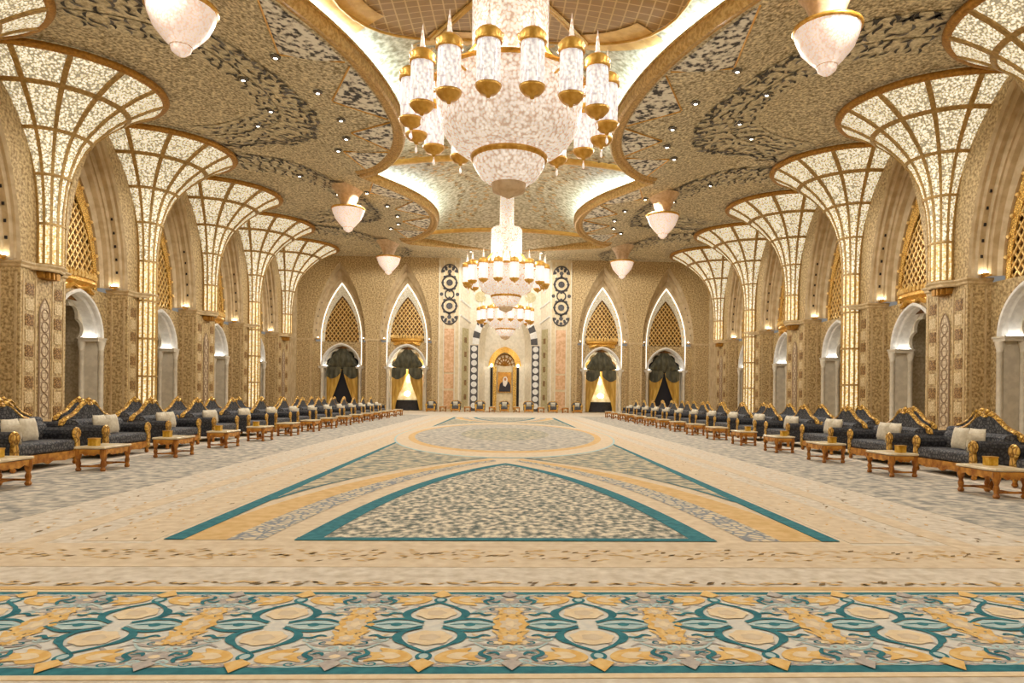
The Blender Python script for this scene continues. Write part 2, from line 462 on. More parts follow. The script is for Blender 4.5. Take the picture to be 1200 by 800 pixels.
# downlights
DL = 0
dl_mesh = MB(); dl_mesh.lathe([(0.12, 0.0), (0.19, -0.04), (0.16, -0.10), (0.07, -0.12)], 12)
dl_me = dl_mesh.mesh('housing', 'spot_metal', True)
dg = MB().lathe([(0.07, -0.115), (0.04, -0.13), (0.001, -0.135)], 12).mesh('lens', 'spot_glow')
def downlight(x, y, power=True):
    o = empty('ceiling_downlight', (x, y, ceil_z(x, y) + 0.0), 0, 'small silver recessed downlight in the painted ceiling', 'light', 'downlights of the painted ceiling')
    link('housing', dl_me, o); link('lens', dg, o)
    if power:
        ld = bpy.data.lights.new('downlight', 'SPOT'); ld.energy = DOWNLIGHT_W; ld.color = (1.0, 0.96, 0.90); ld.spot_size = math.radians(178); ld.spot_blend = 0.2; ld.shadow_soft_size = 0.12
        link('downlight_lamp', ld, o, (0, 0, -0.3))
for sgn in (1, -1):
    for yc in (D0, D0 + 2 * S):
        for i, ad in enumerate((-30, -15, 0, 15, 30)):
            px, py = lobe_pt(8.2, math.radians(ad), yc); downlight(sgn * px, py, i % 2 == 0)
        for ad in (-50, -18, 14, 46):
            a = math.radians(ad); downlight(sgn * (LOBE_CX - 5.1 * math.cos(a)), yc + 5.1 * math.sin(a), False)
    for yy in (-3.0, 4.0, 11.0, 17.0): downlight(sgn * 9.5, yy)
    downlight(sgn * 9.5, 56.0); downlight(sgn * 3.0, 58.0)

# ================================================================== WALL BAYS (local: +x into the wall, y along it)
LW, LZ0, LZA = 1.86, 6.4, 11.6     # lattice opening
OW, OZ0, OZA = 2.36, 6.4, 13.35    # outer arch
steps = [(0.0, 0.0), (0.06, 0.10), (0.06, 0.22), (0.14, 0.30), (0.14, 0.52), (0.24, 0.58), (0.24, 0.66), (0.30, 0.74), (0.34, 0.95), (0.42, 1.0), (0.50, 1.06), (0.50, 1.42)]
def ogrid(i):
    sh, x = steps[i]; wd = OW - sh; za = OZA - sh * 3.5
    return [(x, y, z) for y, z in arch(wd, OZ0, za, 14)]
mb = MB(); mb.grid([ogrid(i) for i in range(len(steps))]); ME_MOLD = mb.mesh('arch_molding', 'plain_stone')
dots = MB()
for s_ in (-1, 1):
    for k in range(5):
        z = 7.2 + 0.62 * k
        p = arch(OW - 0.14, OZ0, OZA - 0.5, 40)
        yv = min(p[:41], key=lambda q: abs(q[1] - z))[0]
        dots.box(0.38, 0.46, s_ * abs(yv) - 0.05, s_ * abs(yv) + 0.05, z - 0.06, z + 0.06)
ME_DOTS = dots.mesh('molding_studs', 'dark_void')
# lattice
mb = MB(); mb.poly(*[(1.38, y, z) for y, z in arch(LW + .05, LZ0, LZA + .1, 14, 5.6)]); ME_LBACK = mb.mesh('backing', 'lattice_back')
lm = MB()
def lattice_line(y0, slope, wd, z0, za, zb, th, x0, x1):
    pts = []
    z = zb
    while z < za:
        yv = y0 + (z - zb) / slope
        if inside_arch(yv, z, wd, z0, za): pts.append((yv, z))
        z += 0.04
    if len(pts) > 4:
        (ya, z1), (yb_, z2) = pts[0], pts[-1]
        dx, dz = yb_ - ya, z2 - z1; l = math.hypot(dx, dz); nx, nz = -dz / l * th, dx / l * th
        lm.prism_x([(ya - nx, z1 - nz), (yb_ - nx, z2 - nz), (yb_ + nx, z2 + nz), (ya + nx, z1 + nz)], x0, x1)
for q in range(-22, 23):
    lattice_line(q * 0.36, 1.35, 1.58, 6.5, 10.3, 6.25, 0.035, 1.20, 1.27)
    lattice_line(q * 0.36, -1.35, 1.58, 6.5, 10.3, 6.25, 0.035, 1.18, 1.25)
ME_LATT = lm.mesh('lattice', 'lattice_bar')
mb = MB(); a = arch(LW + 0.02, LZ0, LZA, 14, 5.7); b = arch(1.55, 6.45, 10.45, 14, 5.7)
mb.grid([[(1.18, y, z) for y, z in a], [(1.12, y * .93, z * .99) for y, z in a], [(1.15, y, z) for y, z in b], [(1.24, y, z) for y, z in b]])
ME_LFRAME = mb.mesh('lattice_frame', 'gold_carved'); ME_LPALE = mb.mesh('lattice_frame', 'pale_gold')
mb = MB()
for i in range(3, 28, 2):
    y, z = a[i]; y *= .93; z *= .985
    mb.lathe([(0.001, -.09), (.07, -.06), (.09, 0), (.07, .06), (.001, .09)], 8, (1.08, y, z))
ME_BEADS = mb.mesh('rosettes', 'lattice_bar', True)
# door screen
DZS, DZA, DW = 3.95, 6.05, 1.80
outer = arch(DW, DZS, DZA, 14)
inner = arch(DW - 0.13, DZS, DZA - 0.13, 14)
mb = MB(); holed_face(mb, arch(DW, DZS, DZA, 14, 0.0), 0.98, 2.4, 6.2); ME_SCREEN = mb.mesh('door_wall', 'carved_stone')
rows = [[(x, y, z) for y, z in p] for p, x in ((outer, 0.98), (arch(DW + 0.04, DZS, DZA + 0.04, 14), 0.84), (arch(DW - 0.02, DZS, DZA - .02, 14), 0.78), (arch(DW - .10, DZS, DZA - .10, 14), 0.80), (inner, 0.90), (arch(DW - 0.13, DZS, DZA - .13, 14), 1.02), (arch(DW - 0.2, DZS, DZA - .2, 14), 1.10), (arch(DW - 0.2, DZS, DZA - .2, 14), 1.62))]
mb = MB(); mb.grid(rows); ME_RING = mb.mesh('door_arch', 'white_stone')
mb = MB(); foil = multifoil(1.52, DZS, DZA - 0.35, 5, 0.22)
so = arch(DW - .2, DZS, DZA - .2, 20)
mb.grid([[(1.60, y, z) for y, z in so], [(1.56, y, z) for y, z in foil], [(1.72, y, z) for y, z in foil]])
ME_FOIL = mb.mesh('scalloped_rim', 'jamb_stone')
mb = MB()
for s_ in (-1, 1):
    mb.box(1.0, 1.7, s_ * 1.48 - 0.06, s_ * 1.48 + 0.06, 3.99, 4.03)
ME_DLAMP = mb.mesh('arch_uplight', 'door_glow')
mb = MB()
for s_ in (-1, 1):
    mb.box(0.80, 1.75, min(s_ * 1.36, s_ * 2.0), max(s_ * 1.36, s_ * 2.0), 3.78, 3.97)
    mb.box(0.76, 1.79, min(s_ * 1.32, s_ * 2.04), max(s_ * 1.32, s_ * 2.04), 3.90, 3.97)
ME_IMPOST = mb.mesh('impost', 'jamb_stone')
mb = MB()
for s_ in (-1, 1):
    mb.box(0.98, 1.62, min(s_ * 1.62, s_ * 1.84), max(s_ * 1.62, s_ * 1.84), 0, 3.8)
ME_JAMB = mb.mesh('jamb', 'jamb_stone')
colp = [(0.17, 0), (0.17, 0.12), (0.14, 0.18), (0.12, 0.22), (0.115, 3.35), (0.14, 3.38), (0.12, 3.42), (0.18, 3.68), (0.18, 3.78)]
ME_COLN = MB().lathe(colp, 12).mesh('colonnette', 'jamb_stone', True)
mb = MB(); x0, x1 = 1.62, 4.2
mb.quad((x1, -1.9, 0), (x1, 1.9, 0), (x1, 1.9, 6.2), (x1, -1.9, 6.2))
for s_ in (-1, 1): mb.quad((x0, s_ * 1.84, 0), (x1, s_ * 1.9, 0), (x1, s_ * 1.9, 6.2), (x0, s_ * 1.84, 6.2))
mb.quad((x0, -1.9, 6.2), (x1, -1.9, 6.2), (x1, 1.9, 6.2), (x0, 1.9, 6.2))
for s_ in (-1, 1): mb.box(1.7, 4.1, min(s_ * 1.78, s_ * 1.85), max(s_ * 1.78, s_ * 1.85), 3.62, 3.72)
ME_PASS = mb.mesh('passage', 'passage')
# balcony in front of the lattice
bp = [(0.0, 6.02), (0.30, 6.05), (0.42, 6.16), (0.40, 6.24), (0.52, 6.34), (0.62, 6.42), (0.62, 6.52), (0.54, 6.54), (0.54, 6.62)]
mb = MB(); rows = []
for r, z in bp:
    rows.append([(1.18 - 0.75 * r * math.sin(PI * j / 16) ** 0.6 * 1.0, -1.45 * (0.55 + 0.45 * min(1, r / 0.55)) * math.cos(PI * j / 16), z) for j in range(17)])
mb.grid(rows); ME_BALC = mb.mesh('tray', 'gold')
mb = MB()
for j in range(1, 16):
    yv = -1.42 * math.cos(PI * j / 16); xv = 1.18 - 0.42 * math.sin(PI * j / 16) ** 0.6
    mb.lathe([(0.10, 6.6), (0.13, 6.74), (0.06, 6.86), (0.001, 6.98)], 6, (xv, yv, 0))
ME_CREST = mb.mesh('cresting', 'lattice_bar')
mb = MB()
for s_ in (-1, 1):
    mb.tube([(1.1, s_ * 1.3, 6.2), (0.95, s_ * 1.1, 6.0), (0.9, s_ * 0.75, 6.08), (0.85, s_ * .55, 6.22), (0.86, s_ * .3, 6.18), (0.9, 0, 6.06)], [.05, .1, .12, .1, .08, .05], 6)
ME_SCROLL = mb.mesh('scroll_bracket', 'gold')
# sconce
mb = MB().lathe([(0.02, 0), (0.10, 0.02), (0.15, 0.10), (0.14, 0.12)], 10); mb.box(-.03, .03, -.34, .34, -.04, .02); ME_SC1 = mb.mesh('bowl', 'gold', True)
mb = MB().lathe([(0.13, 0.115), (0.08, 0.18), (0.001, 0.21)], 10); ME_SC2 = mb.mesh('bulb', 'sconce_glow', True)
# light strip round the lattice opening (end wall)
mb = MB(); mb.grid([[(0.93, y, z) for y, z in arch(LW, LZ0, LZA, 16, 4.1)], [(0.96, y, z) for y, z in arch(LW - .08, LZ0, LZA - .18, 16, 4.1)]])
ME_STRIP = mb.mesh('light_strip', 'strip_glow')
# pier (local origin: pier centre on the front plane)
PH = 1.35
mb = MB(); mb.box(0.0, 1.0, -PH, PH, 0, 6.22); ME_PIER = mb.mesh('pier', 'carved_stone')
def pier_cap():
    mb = MB()
    def ring(o, z):
        f = [(-PH - o, 1.0), (-PH - o, 0.0 - o), (-0.8, -0.06 - o), (-0.5, -0.45 - o), (0, -0.62 - o), (0.5, -0.45 - o), (0.8, -0.06 - o), (PH + o, -o), (PH + o, 1.0)]
        return [(x, y, z) for y, x in f]
    mb.grid([ring(0.0, 6.12), ring(0.05, 6.16), ring(0.06, 6.24), ring(0.14, 6.32), ring(0.14, 6.38)])
    top = ring(0.14, 6.38); mb.poly(*top)
    return mb.mesh('pier_cap', 'cap_stone')
ME_CAP = pier_cap()
mb = MB()
for k in range(7):
    yv = -0.42 + 0.14 * k; q = 1 - (yv / 0.6) ** 2
    mb.prism_x([(yv - .06, 6.12), (yv + .06, 6.12), (yv + .045, 5.92 - .08 * q), (yv - .045, 5.92 - .08 * q)], -0.02 - 0.5 * q, 0.05)
ME_CORB = mb.mesh('corbel', 'gold_dark')
mb = MB().box(-0.03, 0.02, -0.22, 0.22, -0.22, 0.22); mb.box(-0.045, 0.0, -0.14, 0.14, -0.14, 0.14)
ME_TD = mb.mesh('tile', 'dark_tile'); ME_TL = mb.mesh('tile', 'light_tile')
mb = MB(); mb.prism_x([(y, z) for y, z in arch(0.30, 4.4, 5.1, 6, 0.25)], -0.035, 0.02)
ME_NICHE = mb.mesh('niche_panel', 'niche_panel')
mb = MB()
an = arch(0.30, 4.4, 5.1, 6, 0.25)
mb.tube([(-0.04, y, z) for y, z in an], 0.03, 4)
for k in range(9):
    z = 0.6 + 0.48 * k
    mb.tube([(-0.045, 0.2 * math.cos(t * PI / 5), z + 0.22 * math.sin(t * PI / 5)) for t in range(11)], 0.025, 4)
ME_NLINE = mb.mesh('niche_tracery', 'niche_line')
mb = MB()
for s_ in (-1, 1):
    for yy in (0.5, 1.2): mb.box(-0.03, 0.01, s_ * yy - 0.03, s_ * yy + 0.03, 0.2, 5.95)
    mb.box(0.12, 0.2, min(s_ * (PH - .01), s_ * (PH + 0.025)), max(s_ * (PH - .01), s_ * (PH + .025)), 0.2, 5.95)
    mb.box(0.72, 0.8, min(s_ * (PH - .01), s_ * (PH + 0.025)), max(s_ * (PH - .01), s_ * (PH + .025)), 0.2, 5.95)
mb.box(-0.06, 0.02, -PH - .05, PH + .05, 0, 0.25)
ME_PTRIM = mb.mesh('pier_trim', 'cap_stone')

def build_bay(wall, loc, rz, balcony, strip, curtains=False):
    """one arched bay; every piece is a part of its wall"""
    def P(name, me, par=None): return link(name, me, par or wall, None if par else loc, 0 if par else rz)
    m = P('arch_molding', ME_MOLD); link('molding_studs', ME_DOTS, m)
    sc_ = P('lattice_screen', ME_LBACK); link('lattice', ME_LATT, sc_); link('lattice_frame', ME_LPALE if strip else ME_LFRAME, sc_); link('rosettes', ME_BEADS, sc_)
    if strip: link('light_strip', ME_STRIP, sc_)
    d = P('door_wall', ME_SCREEN); link('door_arch', ME_RING, d); link('scalloped_rim', ME_FOIL, d); link('impost', ME_IMPOST, d); link('jamb', ME_JAMB, d); link('arch_uplight', ME_DLAMP, d)
    for s_ in (-1, 1):
        link('colonnette', ME_COLN, d, (0.88, s_ * 1.72, 0)); link('colonnette', ME_COLN, d, (1.66, s_ * 1.50, 0))
    P('passage', ME_PASS)
    if balcony:
        b_ = P('balcony', ME_BALC); link('cresting', ME_CREST, b_); link('scroll_bracket', ME_SCROLL, b_)

def sconce(x, y, z, where):
    o = empty('uplight_sconce', (x, y, z), 0, where[0], 'light', where[1]); link('bowl', ME_SC1, o); link('bulb', ME_SC2, o)

BAY_Y = [COLS_Y[k] + S / 2 for k in range(5)]
for sgn, wname in ((1, 'wall_right'), (-1, 'wall_left')):
    rz = 0 if sgn == 1 else PI
    wall = empty(wname, (0, 0, 0), 0, 'carved stone side wall of pointed arches and doorways', None, None, 'structure')
    # spandrels, and the plain stretches before and after the arcade
    for i, yc in enumerate(BAY_Y):
        mb = MB(); holed_face(mb, arch(OW, OZ0, OZA, 14), 0.0, S / 2, 14.0, 6.3)
        mb.obj('spandrel', 'carved_stone', wall, loc=(sgn * XW, yc, 0), rz=rz)
        build_bay(wall, (sgn * XW, yc, 0), rz, i % 2 == 1, False)
    for k, yc in enumerate(COLS_Y):
        p = link('pier', ME_PIER, wall, (sgn * XW, yc, 0), rz)
        link('pier_cap', ME_CAP, p); link('pier_trim', ME_PTRIM, p)
        if k % 2 == 1: link('corbel', ME_CORB, p); link('niche_panel', ME_NICHE, p); link('niche_tracery', ME_NLINE, p)
        for s_ in (-1, 1):
            for t in range(9): link('tile', ME_TD if t % 2 == 0 else ME_TL, p, (0, s_ * 0.85, 5.35 - 0.6 * t))
        for s_ in (-1, 1):
            if 0 <= k + (s_ > 0) - 1 < 5:
                sconce(sgn * (XW + 0.50), yc + s_ * (PH + 0.30), 6.40, ('small gold uplight glowing on the pier ledge beside a gold lattice', 'uplights on the side wall ledges'))
    mb = MB(); mb.box(0, 1.2, YREAR, COLS_Y[0] - PH, 0, 14) if sgn == 1 else mb.box(-1.2, 0, YREAR, COLS_Y[0] - PH, 0, 14)
    mb.obj('near_stretch', 'carved_stone', wall, loc=(sgn * XW, 0, 0))
    mb = MB(); ya = COLS_Y[-1] + PH - .2
    mb.box(*((0.1, 1.2) if sgn == 1 else (-1.2, -0.1)), ya, YB + 1, 0, 14)
    mb.obj('end_stretch', 'carved_stone', wall, loc=(sgn * XW, 0, 0))
    for q in range(5):
        mb = MB(); xx = sgn * (XW - 0.02); yy = ya + 0.35 + 0.5 * q
        mb.lathe([(0.16, 0), (0.12, 0.2), (0.1, 0.3), (0.1, 6.1), (0.16, 6.3), (0.1, 6.4), (0.1, 12.6), (0.2, 13.2)], 10, (xx + sgn * .1, yy, 0))
        mb.obj('corner_shaft', 'plain_stone', wall, smooth=True)

# ------------------------------------------------------------------ flared columns
NS = 8; A0, A1 = math.radians(180 - 104), math.radians(180 + 104)
fprof = [(0.50, 0.0), (0.50, 8.0), (0.54, 8.8), (0.62, 9.5), (0.70, 9.9), (0.90, 10.6), (1.18, 11.2), (1.56, 11.75), (2.08, 12.3), (2.56, 12.7), (3.06, 13.05), (3.6, 13.37), (4.15, 13.62)]
def fr(z):
    for (r0, z0), (r1, z1) in zip(fprof[:-1], fprof[1:]):
        if z <= z1 + 1e-6: return r0 + (r1 - r0) * (z - z0) / (z1 - z0)
    return fprof[-1][0]
def fpt(z, a, o=0.0):
    r = fr(z) + o; ky = 1 - 0.12 * min(1, max(0, (r - 0.5) / 3.6)); zz = z - o * 0.6 * min(1, max(0, (fr(z) - .7)))
    return (r * math.cos(a), r * ky * math.sin(a), zz)
ringz = [0.3, 2.2, 4.1, 6.0, 8.0, 9.9, 11.5, 12.8, 13.62]
def make_flare(z_from):
    o = empty('flared_column', (0, 0, 0))
    zs = [z_from] + [z for z in ringz if z > z_from + 0.3]
    for i in range(len(zs) - 1):
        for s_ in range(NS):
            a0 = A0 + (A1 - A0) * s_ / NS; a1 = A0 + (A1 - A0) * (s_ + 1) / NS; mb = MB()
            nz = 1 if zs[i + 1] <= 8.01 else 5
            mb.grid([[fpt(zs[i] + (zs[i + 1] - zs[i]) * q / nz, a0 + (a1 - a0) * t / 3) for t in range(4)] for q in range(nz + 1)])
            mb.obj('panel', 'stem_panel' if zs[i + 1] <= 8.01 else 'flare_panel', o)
    for s_ in range(NS + 1):
        a = A0 + (A1 - A0) * s_ / NS; mb = MB(); rows = []
        zz = [z_from, 8.0] + [8.0 + 5.62 * q / 14 for q in range(1, 15)]
        for z in zz:
            hw = 0.045 + 0.05 * min(1, max(0, (fr(z) - .5) / 2.5)); da = hw / fr(z); e = 0.03 + 0.03 * min(1, fr(z) / 3)
            rows.append([fpt(z, a - da, -0.02), fpt(z, a - da, e), fpt(z, a + da, e), fpt(z, a + da, -0.02)])
        mb.grid(rows).obj('rib', 'rib_gold', o)
    for z in zs[:-1]:
        h = 0.05 if fr(z) < 1 else 0.06; mb = MB()
        mb.grid([[fpt(zq, A0 + (A1 - A0) * t / 32, oo) for t in range(33)] for zq, oo in ((max(z_from, z - h), -0.01), (max(z_from, z - h), 0.06), (z + h, 0.06), (z + h, -0.01))])
        mb.obj('ring', 'rib_gold', o)
    mb = MB(); mb.grid([[fpt(13.62, A0 + (A1 - A0) * t / 40, oo)[:2] + (13.62 + dz,) for t in range(41)] for oo, dz in ((-0.12, -0.08), (0.0, -0.1), (0.10, -0.06), (0.16, 0.04), (0.12, 0.14), (-0.05, 0.16))])
    mb.obj('rim', 'gold_dark', o, smooth=True)
    return o
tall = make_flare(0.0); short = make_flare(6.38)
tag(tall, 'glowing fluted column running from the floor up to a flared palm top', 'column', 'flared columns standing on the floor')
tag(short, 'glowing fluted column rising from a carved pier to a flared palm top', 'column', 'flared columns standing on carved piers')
ut = us = False
for sgn in (1, -1):
    for k, yc in enumerate(COLS_Y):
        if k % 2 == 1:
            o = short if not us else copy_tree(short); us = True
        else:
            o = tall if not ut else copy_tree(tall); ut = True
        place(o, (sgn * XC, yc, 0), 0 if sgn == 1 else PI)
        o['label'] = ('glowing fluted column rising from a carved pier to a flared top, %s from the floral border' if k % 2 else 'glowing fluted column flaring up from the floor, %s from the floral border') % ('first', 'second', 'third')[k // 2]

# ================================================================== BACK WALL
back = empty('wall_back', (0, 0, 0), 0, 'carved stone end wall with pointed arches around a marble niche', None, None, 'structure')
RB = PI / 2     # local +x -> world +y ; local +y -> world -x
XA = (8.98, 14.93)
for sgn in (1, -1):
    for i, xa in enumerate(XA):
        mb = MB(); lo = 2.975; holed_face(mb, arch(OW, OZ0, OZA, 14), 0.0, lo, 14.2, 6.3)
        mb.obj('spandrel', 'carved_stone', back, loc=(sgn * xa, YB, 0), rz=RB)
        build_bay(back, (sgn * xa, YB, 0), RB, i == 0, True)
        for s_ in (-1, 1):
            sconce(sgn * xa + s_ * 2.12, YB + 0.8, 6.42, ('small gold uplight on the end wall ledge beside a glowing lattice arch', 'uplights on the end wall ledges'))
    # piers between the bays
    for x0, x1 in ((6.0, XA[0] - OW), (XA[0] + OW, XA[1] - OW), (XA[1] + OW, 19.6)):
        mb = MB(); mb.box(min(sgn * x0, sgn * x1), max(sgn * x0, sgn * x1), YB, YB + 1.0, 0, 6.3); p = mb.obj('pier', 'carved_stone', back)
        mb = MB(); mb.box(min(sgn * x0, sgn * x1) - .05, max(sgn * x0, sgn * x1) + .05, YB - 0.06, YB + 1.0, 6.26, 6.42); mb.obj('pier_cap', 'cap_stone', p)
        mb = MB()
        for xx in (x0 + 0.12, x1 - 0.12): mb.box(sgn * xx - .05, sgn * xx + .05, YB - 0.04, YB + 0.01, 0, 6.26)
        mb.obj('pier_trim', 'cap_stone', p)
    mb = MB(); x0, x1 = XA[1] + 2.975, 20.0
    mb.box(min(sgn * x0, sgn * x1), max(sgn * x0, sgn * x1), YB, YB + 0.5, 6.3, 14.2); mb.obj('spandrel', 'carved_stone', back)
    # marble flank of the niche: cream slab, dark tracery panel, pink panels
    X0, X1 = 4.1, 6.02
    def bxx(mbx, a, b, y0, y1, z0, z1): mbx.box(min(sgn * a, sgn * b), max(sgn * a, sgn * b), y0, y1, z0, z1)
    mb = MB(); bxx(mb, X0, X1, YB - 0.02, YB + 1.0, 0, 14.2); slab = mb.obj('marble_flank', 'cream_stone', back)
    mb = MB()
    for a, b in ((X0, X0 + 0.12), (X0 + 0.42, X0 + 0.5), (X1 - 0.5, X1 - 0.42), (X1 - 0.1, X1)): bxx(mb, a, b, YB - 0.08, YB - 0.01, 0, 13.6)
    mb.obj('flank_trim', 'niche_white', slab)
    for z0, z1 in ((0.2, 1.85), (2.05, 3.35), (3.5, 7.45)):
        mb = MB(); bxx(mb, 4.62, 5.5, YB - 0.07, YB - 0.01, z0, z1); mb.obj('pink_panel', 'pink_marble', slab)
    # dark tracery
    t = MB(); xc = 5.06; yt = YB - 0.07
    def P3(x, z): return (sgn * x, yt, z)
    def circ(cx, cz, r, n=16, th=0.07): t.tube([P3(cx + r * math.cos(2 * PI * i / n), cz + r * math.sin(2 * PI * i / n)) for i in range(n + 1)], th, 4)
    def disc(cx, cz, r, n=10): t.poly(*[(sgn * (cx + r * math.cos(2 * PI * i / n)), yt - .03, cz + r * math.sin(2 * PI * i / n)) for i in range(n)])
    for cz in (9.5, 11.6):
        circ(xc, cz, 0.62, 16, 0.09); disc(xc, cz, 0.30)
        for i in range(8): disc(xc + 0.62 * math.cos(i * PI / 4), cz + 0.72 * math.sin(i * PI / 4), 0.14, 6)
    circ(xc, 10.55, 0.4, 12, 0.06)
    for s_ in (-1, 1): disc(xc + s_ * 0.72, 10.55, 0.17, 8)
    for cz, dr in ((8.25, -1), (12.85, 1)):
        t.tube([P3(xc + 0.72 * math.cos(PI * i / 10) * 1.0, cz - dr * 0.35 + dr * 0.75 * math.sin(PI * i / 10)) for i in range(11)], 0.06, 4)
        for i in range(5):
            a = PI * (i + .5) / 5; disc(xc + 0.6 * math.cos(a), cz - dr * .4 + dr * 0.6 * math.sin(a), 0.15, 6)
        disc(xc, cz - dr * .25, 0.2, 6); disc(xc, cz - dr * .6, .14, 6)
        for s_ in (-1, 1): disc(xc + s_ * .3, cz - dr * .05, .12, 6)
    t.obj('tracery', 'black_inlay', slab)
# niche recess: splayed sides, back plane, ceiling
NX0, NX1, NY1 = 4.1, 3.3, YB + 1.6
mb = MB()
for sgn in (1, -1): mb.quad((sgn * NX0, YB, 0), (sgn * NX1, NY1, 0), (sgn * NX1, NY1, 14.2), (sgn * NX0, YB, 14.2))
splay = mb.obj('niche_splay', 'niche_white', back)
for sgn in (1, -1):
    mb = MB()
    def SP(t, z, o=0.03): return (sgn * (NX0 + (NX1 - NX0) * t - o), YB + 1.6 * t, z)
    mb.quad(SP(.2, .3), SP(.85, .3), SP(.85, 7.6), SP(.2, 7.6)); mb.obj('splay_panel', 'green_panel', splay)
    for z in (1.3, 2.6, 3.9, 5.2, 6.5):
        mb = MB(); mb.quad(SP(.4, z - .25, .06), SP(.65, z - .25, .06), SP(.65, z + .25, .06), SP(.4, z + .25, .06)); mb.obj('splay_tile', 'dark_tile', splay)
    for z in (8.2, 9.6):
        mb = MB(); mb.tube([SP(0, z + .5, .05), SP(1, z, .05)], 0.09, 5); mb.obj('splay_molding', 'white_stone', splay)
mb = MB(); VW, VZ0, VZA = 2.42, 6.2, 9.9
holed_face(mb, arch(VW, VZ0, VZA, 16, 0.0), 0.0, NX1, 14.2)
nb = mb.obj('niche_face', 'niche_white', back, loc=(0, NY1, 0), rz=RB)
# voussoirs round the niche arch, dark and light in turn
va = arch(VW, VZ0, VZA, 9); vo = arch(VW + 0.62, VZ0, VZA + 0.75, 9)
for i in range(len(va) - 1):
    mb = MB(); g = 0.012
    mb.prism_x([va[i], va[i + 1], vo[i + 1], vo[i]], -0.06, 0.02)
    mb.obj('voussoir', 'black_inlay' if i % 2 == 0 else 'white_stone', nb)
for s_ in (-1, 1):
    mb = MB(); mb.lathe([(0.001, -0.06), (.5, -.06), (.5, 0), (.001, 0)], 20)
    o = mb.obj('medallion', 'green_panel', nb); o.location = (-0.05, s_ * 2.32, 10.6); o.rotation_euler = (0, PI / 2, 0)
    # black and white chain strip
    mb = MB(); mb.box(-0.03, 0.01, min(s_ * 2.5, s_ * 3.22), max(s_ * 2.5, s_ * 3.22), 0, 6.1); st = mb.obj('chain_strip', 'black_inlay', nb)
    for k in range(9):
        mb = MB(); z = 0.5 + 0.66 * k
        mb.poly(*[(-0.05, s_ * 2.86 + 0.27 * math.cos(i * PI / 6), z + 0.27 * math.sin(i * PI / 6)) for i in range(12)]); mb.obj('chain_disc', 'white_stone', nb)
# inner recess behind the niche arch
IY = 1.4
mb = MB(); mb.grid([[(0, y, z) for y, z in arch(VW, VZ0, VZA, 16, 0.0)], [(IY, y * .78, z) for y, z in arch(VW, VZ0, VZA, 16, 0.0)]])
mb.obj('niche_reveal', 'niche_white', nb)
mb = MB(); GW = 1.12; holed_face(mb, arch(GW, 4.25, 5.55, 14, 0.0), IY, 2.0, 10.2); mb.obj('inner_face', 'niche_white', nb)
ga = arch(GW, 4.25, 5.55, 14); go = arch(GW + .42, 4.25, 6.1, 14)
mb = MB(); mb.grid([[(IY + .02, y, z) for y, z in go], [(IY - .12, y, z) for y, z in go], [(IY - .16, y * .9, z) for y, z in ga], [(IY + .1, y * .9, z) for y, z in ga]]); mb.obj('gold_arch', 'gold', nb)
mb = MB()
for s_ in (-1, 1): mb.box(IY - .1, IY + .02, min(s_ * 1.14, s_ * 1.36), max(s_ * 1.14, s_ * 1.36), 0.3, 4.15)
mb.obj('dark_slot', 'dark_void', nb)
mb = MB(); mb.box(IY + .25, IY + .3, -1.3, 1.3, 0, 6); mb.obj('niche_back_panel', 'cream_stone', nb)
for s_ in (-1, 1):
    mb = MB(); mb.box(IY - .02, IY + .1, min(s_ * .78, s_ * 1.12), max(s_ * .78, s_ * 1.12), 0.1, 4.2); mb.obj('gold_pilaster', 'gold_carved', nb)
t = MB()
for i in range(7):
    a = PI * (i + .5) / 7
    t.tube([(IY + .2, 0, 4.3), (IY + .2, 0.9 * math.cos(a), 4.3 + 1.0 * math.sin(a))], 0.05, 4)
for r in (0.35, 0.65, .98): t.tube([(IY + .2, r * math.cos(PI * i / 12), 4.3 + 1.1 * r * math.sin(PI * i / 12)) for i in range(13)], 0.05, 4)
t.obj('lunette_tracery', 'gold_dark', nb)
mb = MB()
for s_ in (-1, 1): mb.lathe([(.001, 4.2), (.1, 4.25), (.12, 4.35), (.001, 4.45)], 8, (IY - .2, s_ * 1.25, 0))
mb.obj('arch_lamp', 'sconce_glow', nb)
# portrait
po = empty('framed_portrait', (0.0, NY1 + IY + 0.10, 1.85), 0, 'gold framed portrait of a robed figure in the end niche', 'picture')
po.location.z = 1.75
mb = MB(); mb.box(-0.66, 0.66, 0.0, 0.1, 0, 1.95); mb.obj('frame', 'gold_carved', po)
mb = MB(); mb.box(-0.60, 0.60, -0.02, 0.02, 0.06, 1.89); mb.obj('canvas', 'paint_ochre', po)
mb = MB(); mb.poly(*[(x, -0.03, z) for x, z in ((-0.56, 0.08), (0.56, 0.08), (0.58, 0.7), (0.42, 1.0), (0.12, 1.12), (-0.2, 1.05), (-0.45, 0.8))]); mb.obj('painted_robe', 'paint_dark', po)
mb = MB(); mb.poly(*[(x, -0.035, z) for x, z in ((-0.12, 0.66), (0.1, 0.55), (0.26, 0.9), (0.28, 1.3), (0.16, 1.52), (-0.04, 1.52), (-0.16, 1.3), (-0.18, 0.95))]); mb.obj('painted_scarf', 'paint_white', po)
mb = MB(); mb.poly(*[(0.06 + 0.11 * math.cos(i * PI / 6), -0.04, 1.27 + 0.15 * math.sin(i * PI / 6)) for i in range(12)]); mb.obj('painted_face', 'paint_skin', po)

